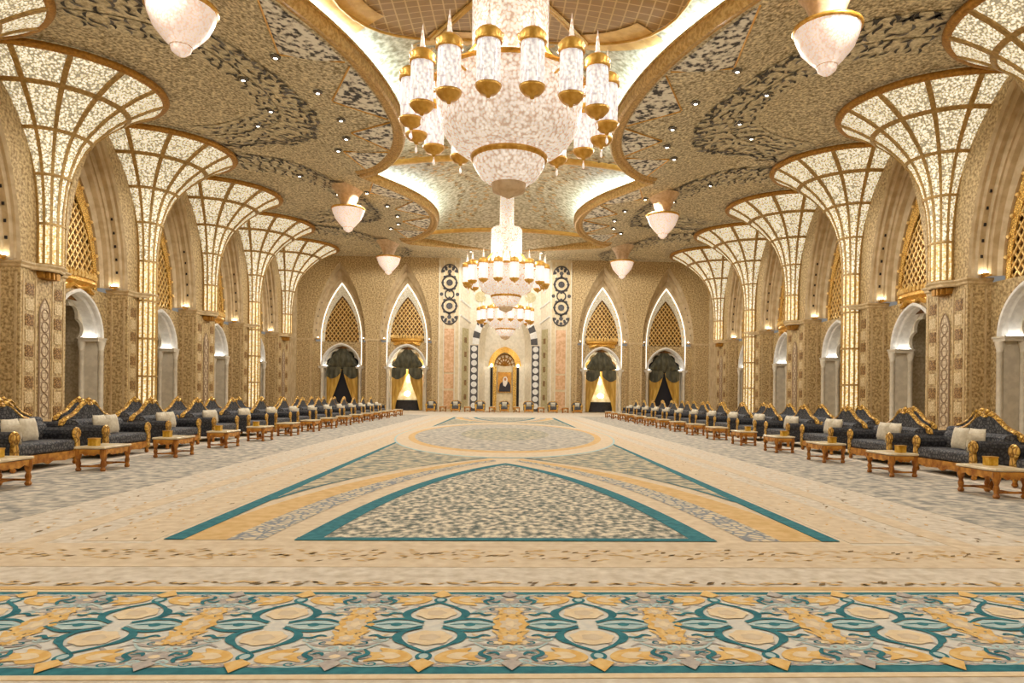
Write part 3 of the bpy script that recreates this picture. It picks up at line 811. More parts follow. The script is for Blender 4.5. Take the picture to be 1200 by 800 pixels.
# ------------------------------------------------------------------ doorway curtains in the end wall
def curtain(xc, lit):
    yc = YB + 1.45
    o = empty('doorway_curtain', (xc, yc, 0), 0, 'dark swag and gold drapes tied open on a black doorway' if not lit else 'dark swag and gold drapes tied open around a pale gold canopy', 'curtain', 'curtains of dark doorways' if not lit else 'curtains of lit doorways')
    Wd = 1.42
    # scalloped valance hood
    rows = []
    for i in range(7):
        t = i / 6; row = []
        for j in range(25):
            u = -1 + 2 * j / 24
            ztop = 4.2 + 1.55 * (max(0, 1 - abs(u) ** 1.6)) ** 0.9 - 0.12 * abs(math.sin(5 * PI * (u + 1) / 2))
            zbot = 4.05 - 0.25 * (1 - u * u)
            row.append((Wd * u, -0.28 * math.sin(PI * t) - 0.05 * math.cos(u * 18), zbot + (ztop - zbot) * t))
        rows.append(row)
    MB().grid(rows).obj('valance', 'curtain_dark', o, smooth=True)
    for s_ in (-1, 1):
        rows = []
        for j in range(15):
            u = j / 14; x = s_ * (0.10 + (Wd - 0.10) * u); z0 = 3.62; z1 = 3.62 - 0.05 - 0.72 * math.sin(PI * min(1, 0.12 + u * .62)) ** 1.3
            rows.append([(x, -0.16 - 0.06 * math.sin(u * 20) * q, z0 + 0.3 + (z1 - z0 - .3) * q) for q in (0, .33, .66, 1)])
        MB().grid(rows).obj('swag', 'curtain_dark', o, smooth=True)
        rows = []
        for j in range(13):
            t = j / 12; z = 3.7 * (1 - t) + 0.03
            xin = 0.05 + (1.28) * (t ** 1.25 if t < 0.75 else (0.75 ** 1.25 + (t - .75) * .6)); xin = min(xin, 1.34)
            rows.append([(s_ * (xin + (Wd - xin) * q / 8), -0.05 + 0.05 * math.sin(q * 2.4), z) for q in range(9)])
        MB().grid(rows).obj('drape', 'curtain_gold', o, smooth=True)
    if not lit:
        mb = MB(); mb.quad((-1.5, .5, 0), (1.5, .5, 0), (1.5, .5, 5), (-1.5, .5, 5)); mb.obj('dark_gap_sheet', 'gap_darkness', back, loc=(xc, yc, 0))  # near-black sheet; the darkness of the gap is put into its colour
    else:
        mb = MB(); mb.quad((-1.5, 1.8, 0), (1.5, 1.8, 0), (1.5, 1.8, 5), (-1.5, 1.8, 5)); mb.obj('gold_lining', 'curtain_gold', back, loc=(xc, yc, 0))
        ld = bpy.data.lights.new('added_doorway_light', 'POINT'); ld.energy = 420; ld.color = (1, .9, .7); ld.shadow_soft_size = .05; link('added_doorway_light', ld, o, (0, .25, 4.15))  # added light without a fixture, hidden behind the valance to brighten the bell
        c = empty('bell_canopy', (xc, yc + 0.95, 0), 0, 'pale gold bell shaped canopy on a dark plinth behind parted drapes', 'canopy', 'bell canopies in the lit doorways')
        mb = MB().lathe([(1.30, 0.95), (1.22, 1.15), (1.0, 1.4), (0.75, 1.75), (0.55, 2.2), (0.38, 2.7), (0.22, 3.1), (0.001, 3.4)], 20); mb.obj('bell', 'canopy_gold', c, smooth=True)
        mb = MB().lathe([(1.18, 0), (1.22, 0.1), (1.2, 0.9), (1.28, 0.95)], 20); mb.obj('plinth', 'velvet_dark', c, smooth=True)
        mb = MB().lathe([(0.22, 1.5), (0.3, 1.7), (0.2, 1.9), (0.001, 1.95)], 12, (0, -0.85, -0.2)); mb.obj('lamp', 'lamp_glow', c, smooth=True)
for sgn in (1, -1):
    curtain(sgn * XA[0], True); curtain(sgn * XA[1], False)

# ================================================================== CHANDELIERS
LAN = {}
LAN['cup'] = MB().lathe([(0.001, -0.10), (0.04, -0.08), (0.05, -0.03), (0.16, 0.0), (0.25, 0.10), (0.27, 0.16), (0.20, 0.17)], 14).mesh('cup', 'gold', True)
LAN['shade'] = MB().lathe([(0.235, 0.16), (0.24, 0.6), (0.235, 1.0)], 14).mesh('lantern', 'lantern_glass', True)
LAN['cap'] = MB().lathe([(0.26, 0.98), (0.285, 1.03), (0.25, 1.10), (0.28, 1.16), (0.2, 1.25), (0.06, 1.30)], 14).mesh('cap', 'gold', True)
LAN['spire'] = MB().lathe([(0.07, 1.29), (0.05, 1.4), (0.03, 1.6), (0.001, 1.82)], 8).mesh('spire', 'crystal', True)
LAN['drop'] = MB().lathe([(0.001, -0.30), (0.035, -0.24), (0.02, -0.16), (0.008, -0.08)], 8).mesh('drop', 'crystal', True)
def chandelier(y, zbot, label, zstem):
    dz = zbot - 7.55
    o = empty('crystal_chandelier', (0.0, y, 0), 0, label, 'chandelier')
    P = lambda pts: [(r, z + dz) for r, z in pts]
    MB().lathe(P([(1.3, 8.72), (1.66, 8.66), (1.67, 8.35), (1.62, 7.98), (1.52, 7.65), (1.35, 7.36), (1.1, 7.18), (0.7, 7.12)]), 40).obj('bowl', 'crystal', o, smooth=True)
    MB().lathe(P([(0.80, 7.12), (0.88, 7.06), (0.86, 6.98), (0.80, 6.96)]), 36).obj('bowl_ring', 'gold', o, smooth=True)
    MB().lathe(P([(0.70, 7.4), (0.80, 7.3), (0.84, 7.1), (0.80, 6.86), (0.64, 6.6), (0.44, 6.46), (0.36, 6.44)]), 32).obj('lower_bowl', 'crystal', o, smooth=True)
    MB().lathe(P([(0.36, 6.7), (0.42, 6.5), (0.36, 6.28), (0.16, 6.2), (0.001, 6.12)]), 20).obj('finial', 'pink_canopy', o, smooth=True)
    MB().lathe(P([(0.70, 8.5), (0.84, 9.0), (0.87, 9.4), (0.87, 10.75), (0.8, 10.85), (0.42, 10.9)]), 32).obj('drum', 'crystal', o, smooth=True)
    MB().lathe([(0.42, 10.85 + dz), (0.40, 11.2 + dz), (0.38, zstem)], 20).obj('stem', 'crystal', o, smooth=True)
    MB().lathe([(0.5, zstem - 0.3), (0.8, zstem - 0.1), (1.0, zstem)], 24).obj('ceiling_rose', 'vault_gold', o, smooth=True)
    MB().lathe(P([(1.64, 8.6), (1.74, 8.66), (1.64, 8.74)]), 40).obj('rim', 'gold', o, smooth=True)
    n = 16; R = 2.2
    for k in range(n):
        a = 2 * PI * (k + 0.5) / n - PI / 2; cx, cy = R * math.cos(a), R * math.sin(a)
        lan = link('lantern', LAN['shade'], o, (cx, cy, 7.55 + dz))
        for nm in ('cup', 'cap', 'spire', 'drop'): link(nm, LAN[nm], lan)
        mb = MB(); zz = 8.6 + dz
        mb.tube([(0.8 * math.cos(a), 0.8 * math.sin(a), zz + 0.9), (1.2 * math.cos(a), 1.2 * math.sin(a), zz + 0.35), (1.6 * math.cos(a), 1.6 * math.sin(a), zz - 0.25), (1.95 * math.cos(a), 1.95 * math.sin(a), zz - .2)], 0.03, 5)
        mb.obj('arm', 'gold', o)
    for k in range(4):
        a = PI / 4 + PI / 2 * k; ld = bpy.data.lights.new('bulb', 'POINT'); ld.energy = CHANDELIER_W; ld.color = (1, 0.97, 0.92); ld.shadow_soft_size = 0.06
        link('bulb', ld, o, (1.2 * math.cos(a), 1.2 * math.sin(a), 8.95 + dz))
    return o
chandelier(15.5, 7.3, 'crystal chandelier with gold capped lanterns, hanging nearest the floral carpet border', vault_z(0, 15.5))
chandelier(38.3, 7.5, 'middle crystal chandelier of three, hanging beneath a gold vault rib', vault_z(0, 38.3))
chandelier(57.6, 7.55, 'crystal chandelier hanging in front of the marble end niche', ceil_z(0, 57.6) + .02)
# bowl pendants
def pendant(x, y, ztip, s, label):
    zc = ceil_z(x, y)
    o = empty('bowl_pendant', (x, y, 0), 0, label, 'light', 'bowl pendants under the painted ceiling')
    q = lambda pts: [(r * s, ztip + z * s) for r, z in pts]
    MB().lathe(q([(0.001, 0), (0.12, 0.05), (0.25, 0.16), (0.28, 0.28), (0.46, 0.46), (0.72, 0.78), (0.86, 1.12), (0.90, 1.30)]), 24).obj('bowl', 'pendant_glass', o, smooth=True)
    MB().lathe(q([(0.86, 1.26), (0.95, 1.30), (0.95, 1.38), (0.80, 1.42), (0.5, 1.46)]), 24).obj('rim', 'gold', o, smooth=True)
    MB().lathe(q([(0.26, 0.26), (0.30, 0.28), (0.28, 0.32)]), 16).obj('lower_ring', 'pink_canopy', o, smooth=True)
    zt = ztip + 1.45 * s
    MB().lathe([(0.5 * s, zt), (0.42 * s, zt + 0.15), (0.45 * s, zt + 0.25 * (zc - zt)), (0.62 * s, zt + .6 * (zc - zt)), (0.95 * s, zc)], 20).obj('canopy', 'pink_canopy', o, smooth=True)
for sgn in (1, -1):
    for yy, nth in ((19.1, 'first'), (39.2, 'second'), (52.8, 'third')):
        pendant(sgn * 9.02, yy, 10.6, 1.0, 'pink tinted crystal bowl pendant with gold rim, %s from the floral carpet border' % nth)

# ================================================================== CARPET
carpet = empty('carpet', (0, 0, 0), 0, 'vast cream wool carpet with teal framed petals and a floral border', 'carpet')
def flat(name, m, polys, z):
    mb = MB()
    for p in polys: mb.prism_z(p, 0.0 if z < .011 else z - 0.004, z)
    return mb.obj(name, m, carpet)
def rect(x0, x1, y0, y1): return [(x0, y0), (x1, y0), (x1, y1), (x0, y1)]
flat('field', 'carpet_beige', [rect(-15, 15, YREAR + .5, 60.5)], 0.010)
for s_ in (-1, 1):
    a, b = sorted((s_ * 5.3, s_ * 8.0)); flat('grey_band', 'carpet_grey', [rect(a, b, 6.9, 49)], 0.013)
    a, b = sorted((s_ * 3.32, s_ * 3.95)); flat('gold_band', 'carpet_pink', [rect(a, b, 6.5, 45)], 0.013)
    a, b = sorted((s_ * 4.25, s_ * 4.5)); flat('thin_gold_band', 'carpet_pink', [rect(a, b, 6.2, 46)], 0.0135)
flat('inner_ground', 'carpet_pink', [rect(-3.3, 3.3, 6.3, 44.2)], 0.013)
YC = 25.3
def mir(poly, m): return [(x, 2 * YC - y) for x, y in poly] if m else poly
def bez(p0, p1, p2, n=24):
    return [((1 - t) ** 2 * p0[0] + 2 * t * (1 - t) * p1[0] + t * t * p2[0], (1 - t) ** 2 * p0[1] + 2 * t * (1 - t) * p1[1] + t * t * p2[1]) for t in [i / n for i in range(n + 1)]]
YB0, YAP = 6.55, 14.1
for m in (False, True):
    arcR_o = bez((2.02, YB0), (1.62, 11.6), (0.0, YAP)); arcR_i = bez((1.78, YB0 + .06), (1.45, 11.2), (0.0, YAP - .32))
    sym = lambda A: A + [(-x, y) for x, y in reversed(A[:-1])]
    def band(A, B, name, mt, z):
        mb = MB(); SA = mir(sym(A), m); SB = mir(sym(B), m)
        mb.grid([[(x, y, z) for x, y in SA], [(x, y, z) for x, y in SB]]); mb.obj(name, mt, carpet)
    band(arcR_o, arcR_i, 'teal_arc', 'carpet_teal', 0.021)
    flat('petal', 'carpet_petal', [mir(sym(arcR_i), m)], 0.018)
    flat('teal_base', 'carpet_teal', [mir(rect(-2.02, 2.02, YB0 - .02, YB0 + .1), m)], 0.022)
    # orange and lace sweeps outside the petal
    o1 = bez((3.12, YB0), (2.9, 11.5), (0.35, 15.05)); o2 = bez((2.66, YB0), (2.45, 11.5), (0.25, 14.85)); o3 = bez((2.32, YB0), (2.0, 11.6), (0.2, 14.55))
    for s_ in (-1, 1):
        F = lambda A: [(s_ * x, 2 * YC - y if m else y) for x, y in A]
        mb = MB(); mb.grid([[(x, y, 0.016) for x, y in F(o1)], [(x, y, 0.016) for x, y in F(o2)]]); mb.obj('gold_sweep', 'carpet_gold', carpet)
        mb = MB(); mb.grid([[(x, y, 0.017) for x, y in F(o2)], [(x, y, 0.017) for x, y in F(o3)]]); mb.obj('lace_sweep', 'carpet_lace', carpet)
        # side triangle between the straight teal edge, the sweep and the medallion
        edge_in = bez((3.05, 9.2), (2.65, 12.4), (0.42, 15.25)); top = bez((0.42, 15.3), (1.8, 16.3), (3.2, 20.06))
        poly = [(3.14, 8.4)] + edge_in + top[1:]
        flat('side_panel', 'carpet_side', [F(poly)], 0.018)
        mb = MB(); q0 = bez((3.10, 8.9), (2.70, 12.3), (0.42, 15.2)); q1 = bez((3.02, 9.1), (2.60, 12.4), (0.42, 15.3))
        mb.grid([[(x, y, 0.020) for x, y in F(q0)], [(x, y, 0.020) for x, y in F(q1)]]); mb.obj('teal_line', 'carpet_teal', carpet)
        q1 = bez((0.42, 15.36), (1.75, 16.55), (3.2, 20.2)); mb = MB(); mb.grid([[(x, y, 0.020) for x, y in F(top)], [(x, y, 0.020) for x, y in F(q1)]]); mb.obj('pale_line', 'carpet_blue', carpet)
        # straight outer teal edge, widening towards the base
        flat('teal_edge', 'carpet_teal', [F([(3.24, YB0), (3.06, YB0), (3.06, 9.0), (3.14, 20.0), (3.22, 20.1)])], 0.022)
# central medallion
def ell(ax, ay, n=56): return [(ax * math.cos(2 * PI * i / n), YC + ay * math.sin(2 * PI * i / n)) for i in range(n)]
flat('medallion_ring', 'carpet_pink', [ell(3.7, 9.9)], 0.0235); flat('medallion_gold', 'carpet_gold', [ell(3.35, 8.7)], 0.0240)
flat('medallion_line', 'carpet_blue', [ell(3.75, 10.05)], 0.0225)
flat('medallion', 'carpet_grey', [ell(3.15, 8.1)], 0.0245)
flat('medallion_heart', 'carpet_side', [ell(1.6, 4.2)], 0.0255)
# dotted rows between the petals and the border
dots = MB()
random.seed(3)
for k in range(-70, 71):
    x = k * 0.155
    for yy, n in ((6.05, 5), (5.86, 3), (5.07, 3)):
        for q in range(n):
            dots.mi = 0 if random.random() < 0.82 else 1
            xx, y2 = x + random.uniform(-.07, .07), yy + random.uniform(-.10, .10) * (1.3 if yy > 5.8 else .5); L = random.uniform(.03, .06); a = random.uniform(-.6, .6) if dots.mi == 0 else 0.7
            c, s_ = math.cos(a), math.sin(a)
            pts = [(-L, 0), (0, -L * .38), (L, 0), (0, L * .38)]
            dots.poly(*[(xx + p * c - r * s_, y2 + p * s_ + r * c, 0.0145) for p, r in pts])
for s2 in (-1, 1):
    for xr in (3.5, 3.8, 4.1, 4.65, 5.0):
        yv = 6.6
        while yv < 45:
            dots.mi = 0 if random.random() < 0.85 else 1
            xx, y2 = s2 * xr + random.uniform(-.12, .12), yv; L = random.uniform(.03, .07); a = random.uniform(.9, 2.2); c, s_ = math.cos(a), math.sin(a)
            dots.poly(*[(xx + p * c - r * s_, y2 + p * s_ + r * c, 0.0148) for p, r in [(-L, 0), (0, -L * .3), (L, 0), (0, L * .3)]])
            yv += random.uniform(.1, .26)
tag(dots.obj('dotted_rows', ['carpet_gold', 'carpet_brown'], carpet), kind='stuff')
flat('pink_row', 'carpet_pink', [rect(-12, 12, 5.55, 6.4)], 0.0125)
flat('thin_row', 'carpet_gold', [rect(-12, 12, 4.90, 4.98)], 0.0125)
# ---- foreground border
BY0, BY1 = 3.40, 4.84
flat('border_ground', 'carpet_pale', [rect(-10, 10, BY0, BY1)], 0.0125)
for y0, y1 in ((3.42, 3.505), (4.775, 4.83)):
    flat('border_line', 'carpet_teal', [rect(-10, 10, y0, y1)], 0.0145)
for y0, y1 in ((3.36, 3.41), (3.515, 3.55), (4.84, 4.88), (4.73, 4.77)):
    flat('border_pale_line', 'carpet_cream', [rect(-10, 10, y0, y1)], 0.0142)
PT = 0.934; YM = (3.505 + 4.775) / 2
def catmull(pts, n=6):
    out = []
    for i in range(len(pts) - 1):
        p0 = pts[max(0, i - 1)]; p1 = pts[i]; p2 = pts[i + 1]; p3 = pts[min(len(pts) - 1, i + 2)]
        for j in range(n):
            t = j / n
            out.append(tuple(0.5 * (2 * p1[k] + (p2[k] - p0[k]) * t + (2 * p0[k] - 5 * p1[k] + 4 * p2[k] - p3[k]) * t * t + (3 * p1[k] - p0[k] - 3 * p2[k] + p3[k]) * t ** 3) for k in (0, 1)))
    return out + [tuple(pts[-1])]
def ribbon(mb, pts, wd, z, taper=True):
    P = catmull(pts); n = len(P); rows = []
    for i, (x, y) in enumerate(P):
        a = P[max(0, i - 1)]; b = P[min(n - 1, i + 1)]; tx, ty = b[0] - a[0], b[1] - a[1]; l = math.hypot(tx, ty) or 1
        wv = wd * (0.35 + 0.65 * math.sin(PI * i / (n - 1))) if taper else wd
        rows.append([(x - ty / l * wv, y + tx / l * wv, z), (x + ty / l * wv, y - tx / l * wv, z)])
    mb.grid(rows)
def blob(mb, cx, cy, rx, ry, z, lobes=0, amp=0.0, ph=0.0, n=28):
    mb.poly(*[(cx + rx * (1 + amp * math.cos(lobes * t + ph)) * math.cos(t), cy + ry * (1 + amp * math.cos(lobes * t + ph)) * math.sin(t), z) for t in [2 * PI * i / n for i in range(n)]])
def smooth(pts):
    n = len(pts); P = catmull([pts[-1]] + pts + pts[:2], 4); return P[4:4 + 4 * n]
def scroll(Q, cx, cy, r, turns, wd):
    n = 14; ribbon(tm, Q([(cx + r * (1 - .8 * i / n) * math.cos(2 * PI * turns * i / n), cy + r * .85 * (1 - .8 * i / n) * math.sin(2 * PI * turns * i / n)) for i in range(n + 1)]), wd, zl(z1))
T, Bl, Cr, Ye, Mv, Pk = range(6)
tile_mats = ['carpet_teal', 'carpet_blue', 'carpet_cream', 'carpet_yellow', 'carpet_mauve', 'carpet_pink']
tm = MB(); z1, z2, z3, z4 = 0.0145, 0.0155, 0.0165, 0.0175
NEL = [0]
def mi(k): tm.mi = k
def zl(z): NEL[0] += 1; return z + NEL[0] * 1.5e-5
for sx in (1, -1):
    X = lambda pts: [(sx * x, y) for x, y in pts]
    for sy in (1, -1):
        Q = lambda pts: [(sx * x, sy * y) for x, y in pts]
        # mauve vines in the ground
        mi(Mv)
        ribbon(tm, Q([(0.06, .30), (.2, .44), (.34, .52), (.44, .46), (.42, .36), (.34, .34)]), .018, zl(z1))
        ribbon(tm, Q([(.16, .60), (.28, .60), (.40, .56), (.47, .60)]), .016, zl(z1))
        ribbon(tm, Q([(.30, .16), (.38, .26), (.47, .28)]), .018, zl(z1))
        ribbon(tm, Q([(.467, .42), (.40, .48), (.36, .56), (.42, .62)]), .014, zl(z1))
        ribbon(tm, Q([(.20, .36), (.27, .31), (.34, .33), (.36, .27), (.30, .24)]), .014, zl(z1))
        ribbon(tm, Q([(.02, .60), (.10, .63), (.20, .61)]), .012, zl(z1))
        mi(Bl)
        ribbon(tm, Q([(.10, .60), (.22, .63), (.34, .62), (.42, .56)]), .010, zl(z1))
        ribbon(tm, Q([(.26, .30), (.33, .38), (.41, .41), (.45, .35)]), .012, zl(z1))
        mi(Cr); ribbon(tm, Q([(.24, .15), (.31, .22), (.38, .2), (.43, .12)]), .014, zl(z1))
        blob(tm, sx * .40, sy * .30, .035, .03, zl(z2), 5, .2)
        mi(Ye); ribbon(tm, Q([(.36, .10), (.40, .16), (.44, .25), (.42, .33)]), .02, zl(z2))
        # yellow leaves flanking the end buds
        mi(Ye)
        zz = zl(z2); tm.poly(*[(x, y, zz) for x, y in Q(smooth([(.06, .50), (.11, .43), (.17, .40), (.25, .38), (.23, .44), (.33, .44), (.27, .50), (.31, .57), (.22, .55), (.17, .59), (.08, .57)]))])
        mi(Cr); zz = zl(z3); tm.poly(*[(x, y, zz) for x, y in Q(smooth([(.12, .50), (.17, .45), (.24, .46), (.20, .51), (.24, .54), (.16, .54)]))])
        mi(Mv); scroll(Q, .34, .46, .075, 1.6, .009); scroll(Q, .42, .20, .05, 1.4, .008); scroll(Q, .10, .61, .04, 1.3, .007)
        mi(Bl); scroll(Q, .27, .24, .05, 1.5, .009); scroll(Q, .40, .57, .045, 1.4, .008); scroll(Q, .43, .38, .05, 1.4, .008)
        mi(T); scroll(Q, .26, .60, .035, 1.2, .006); scroll(Q, .36, .30, .035, 1.3, .006)
        # teal frame: outline lobes round the cream palmette, thick knots at the shoulders
        mi(T)
        ribbon(tm, Q([(0, .445), (.05, .40), (.12, .33), (.17, .22), (.15, .12), (.06, .05)]), .013, zl(z3), False)
        ribbon(tm, Q([(.115, .33), (.17, .27), (.19, .19), (.165, .11)]), .024, zl(z2))
        ribbon(tm, Q([(.06, .03), (.16, .10), (.28, .10), (.40, .02)]), .017, zl(z3))
        ribbon(tm, Q([(.18, .20), (.26, .22), (.31, .18), (.35, .20)]), .013, zl(z3))
        ribbon(tm, Q([(.33, .40), (.30, .47), (.35, .53), (.33, .58)]), .016, zl(z3))
        ribbon(tm, Q([(.33, .47), (.38, .45), (.40, .49)]), .012, zl(z3))
        if sx == 1:
            blob(tm, 0, sy * .50, .045, .055, zl(z2)); mi(Bl); blob(tm, 0, sy * .50, .026, .035, zl(z3))
            mi(Mv); blob(tm, .467, sy * .50, .06, .05, zl(z2), 5, .2); mi(Cr); blob(tm, .467, sy * .50, .03, .025, zl(z3))
    # pale blue almond with a teal heart
    mi(Bl); zz = zl(z2); tm.poly(*[(x, y, zz) for x, y in X([(.05, 0), (.15, .07), (.27, .08), (.39, 0), (.27, -.08), (.15, -.07)])])
    mi(T); blob(tm, sx * .22, 0, .035, .03, zl(z3)); ribbon(tm, X([(.10, 0), (.22, .012), (.34, 0)]), .01, zl(z3)); ribbon(tm, X([(.38, .05), (.41, 0), (.38, -.05)]), .012, zl(z3))
mi(Cr)
for sy in (1, -1): blob(tm, 0, sy * .22, .125, .115, zl(z2), 7, .07, sy)
mi(Pk)
for sy in (1, -1): blob(tm, 0, sy * .22, .06, .05, zl(z3), 5, .1)
# golden flower halfway to the next tile
for q, (dx, dy, rx, ry) in enumerate(((0, 0, .105, .17), (0, .24, .075, .09), (0, -.24, .075, .09))):
    mi(Ye); blob(tm, PT / 2 + dx, dy, rx, ry, zl(z3), 9, .14)
    mi(Pk); blob(tm, PT / 2 + dx, dy, rx * .6, ry * .6, zl(z4), 7, .2); mi(Cr); blob(tm, PT / 2 + dx, dy, rx * .3, ry * .3, zl(z4) + .001, 5, .2)
for sy in (1, -1):
    mi(Ye); zz = zl(z4) + .001; tm.poly(*[(x, sy * y, zz) for x, y in ((-.07, .60), (0, .72), (.07, .60), (0, .54))])
    mi(Mv); zz = zl(z4) + .001; tm.poly(*[(PT / 2 + x, sy * y, zz) for x, y in ((-.06, .60), (0, .70), (.06, .60), (0, .55))])
ME_TILE = tm.mesh('border_motif', tile_mats)
for k in range(-6, 6):
    link('border_motif', ME_TILE, carpet, ((k + .5) * PT, YM, 0.0006 * (k % 2)))

# ================================================================== SOFAS (local: front is -x, length along y)
def rounded(mb, x0, x1, y0, y1, z0, z1, r):
    """box with rounded long edges (chamfered in x/z), along y"""
    p = []
    for (cx, cz, a0) in ((x1 - r, z1 - r, 0), (x0 + r, z1 - r, PI / 2), (x0 + r, z0 + r, PI), (x1 - r, z0 + r, 1.5 * PI)):
        for i in range(4): a = a0 + PI / 2 * i / 3; p.append((cx + r * math.cos(a), cz + r * math.sin(a)))
    mb.grid([[(x, y0, z) for x, z in p], [(x, y1, z) for x, z in p]], True)
    rows = [[(x, y0, z) for x, z in p], [(x, y1, z) for x, z in p]]
    mb.f = mb.f[:-len(p)]; mb.m = mb.m[:-len(p)]; mb.v = mb.v[:-2 * len(p)]
    mb.grid(rows, True); mb.poly(*rows[0]); mb.poly(*reversed(rows[1]))
def make_sofa(hl, crest):
    o = empty('sofa' if crest else 'armchair')
    mb = MB(); rounded(mb, -.46, .30, -hl + .16, hl - .16, .26, .47, .06); mb.obj('seat', 'velvet', o)
    mb = MB(); rounded(mb, .10, .44, -hl + .10, hl - .10, .42, .80, .12); mb.obj('back_cushion', 'velvet', o)
    mb = MB()
    oy = [(-hl, .18), (-hl, .66)]
    H = 1.10 if crest else .92
    n = 16
    for i in range(n + 1):
        u = -1 + 2 * i / n
        z = .72 + (H - .72) * (math.cos(u * PI / 2) ** 1.5 if crest else (1 - u ** 4)) + (0.03 * math.sin(abs(u) * 9) if crest else 0)
        oy.append((hl * u * .98, z))
    oy += [(hl, .66), (hl, .18)]
    mb.prism_x(oy, .36, .47); mb.obj('back', 'velvet', o)
    fr_ = MB()
    top = [(.40, y, z + .02) for y, z in oy[1:-1]]
    fr_.tube(top, 0.05, 6)
    if crest:
        for s_ in (-1, 1):
            fr_.tube([(.40, s_ * .04, H + .02), (.38, s_ * .16, H + .07), (.38, s_ * .27, H + .0), (.38, s_ * .36, H - .06)], [.05, .045, .04, .015], 5)
            fr_.tube([(.40, s_ * hl * .96, .70), (.38, s_ * hl * .86, .82), (.38, s_ * hl * .7, .84)], [.05, .05, .015], 5)
        fr_.lathe([(.001, H - .04), (.09, H), (.06, H + .08), (.07, H + .11), (.001, H + .17)], 7, (.40, 0, 0))
    fr_.obj('back_frame', 'gold_carved', o)
    rail = MB(); rail.box(-.47, -.42, -hl + .06, hl - .06, .14, .26)
    rail.prism_x([(-hl + .1, .15), (-hl * .5, .10), (-.12, .12), (0, .07), (.12, .12), (hl * .5, .10), (hl - .1, .15)], -.475, -.43); rail.obj('front_rail', 'wood_gold', o)
    mb = MB().box(-.42, .46, -hl + .04, hl - .04, .15, .28); mb.obj('seat_base', 'velvet_dark', o)
    for s_ in (-1, 1):
        mb = MB(); y0, y1 = sorted((s_ * (hl - .20), s_ * hl))
        mb.box(-.42, .40, y0 + .02, y1 - .02, .18, .58)
        mb.tube([(-.42, (y0 + y1) / 2, .58), (.40, (y0 + y1) / 2, .58)], .115, 10); mb.obj('arm', 'velvet_dark', o)
        mb = MB(); yc = (y0 + y1) / 2
        mb.lathe([(.001, -.03), (.10, -.03), (.125, 0), (.10, .03), (.001, .03)], 12)
        mb.v = [(-.45 + z, yc + yv, .58 + x) for x, yv, z in mb.v]
        mb.prism_x([(yc - .05, .12), (yc + .05, .12), (yc + .07, .35), (yc + .05, .52), (yc - .05, .52), (yc - .07, .35)], -.48, -.41); mb.obj('arm_front', 'gold_carved', o)
        for xx in (-.43, .40):
            mb = MB().lathe([(.03, 0), (.05, .03), (.035, .08), (.06, .16)], 8, (xx, s_ * (hl - .1), 0)); mb.obj('leg', 'wood_gold', o)
    return o
PITCH = 2.63; SY0 = 12.6
SK = range(-1, 14)
ORD = 'first second third fourth fifth sixth seventh eighth ninth tenth eleventh twelfth thirteenth fourteenth fifteenth sixteenth'.split()
sofa0 = make_sofa(0.93, True); used = False
pil_me = None
def make_pillow_mesh():
    mb = MB(); rows = []; n = 8
    for i in range(n + 1):
        u = -1 + 2 * i / n; row = []
        for j in range(n + 1):
            v = -1 + 2 * j / n; row.append((.075 * ((1 - u ** 4) * (1 - v ** 4)) ** .5, .21 * u * (1 - .06 * (1 - v * v)), .21 * v * (1 - .06 * (1 - u * u))))
        rows.append(row)
    mb.grid(rows); mb.grid([[(-x, y, z) for x, y, z in r] for r in rows])
    return mb.mesh('throw_pillow', 'pillow', True)
pil_me = make_pillow_mesh()
def pillow(loc, ry, rz, label, group):
    o = link('throw_pillow', pil_me, None, loc); o.rotation_euler = (0, ry, rz); tag(o, label, 'pillow', group); return o
for sgn in (1, -1):
    rz = 0 if sgn == 1 else PI
    for row, xs in ((0, 8.70), (1, 10.50)):
        for k in SK:
            if row == 1 and k < 0: continue
            o = sofa0 if not used else copy_tree(sofa0); used = True
            y = SY0 + PITCH * k
            place(o, (sgn * xs, y, 0.026 if False else 0.014), rz)
            nth = ORD[k + 1 if row == 0 else k]
            if row == 0: tag(o, 'dark velvet sofa with gold crest, %s from the floral border, behind the coffee tables' % nth, 'sofa', 'front row sofas behind the coffee tables')
            else: tag(o, 'dark velvet sofa with gold crest, %s from the floral border, row along the wall' % nth, 'sofa', 'second row sofas along the side walls')
            if row == 0:
                for dy in (-.33, .11):
                    pillow((sgn * (xs - .045), y + dy, .70), sgn * 0.2, 0, 'cream square pillow leaning on the back of the %s sofa from the floral border' % nth, 'cream pillows on the sofa backs')
                ap_ = pillow((sgn * (xs - .26), y - .64, .655), 0.0, PI / 2, 'cream square pillow inside the arm of the %s sofa from the floral border' % nth, 'cream pillows against the sofa arms'); ap_.scale = (.8, .85, .82)
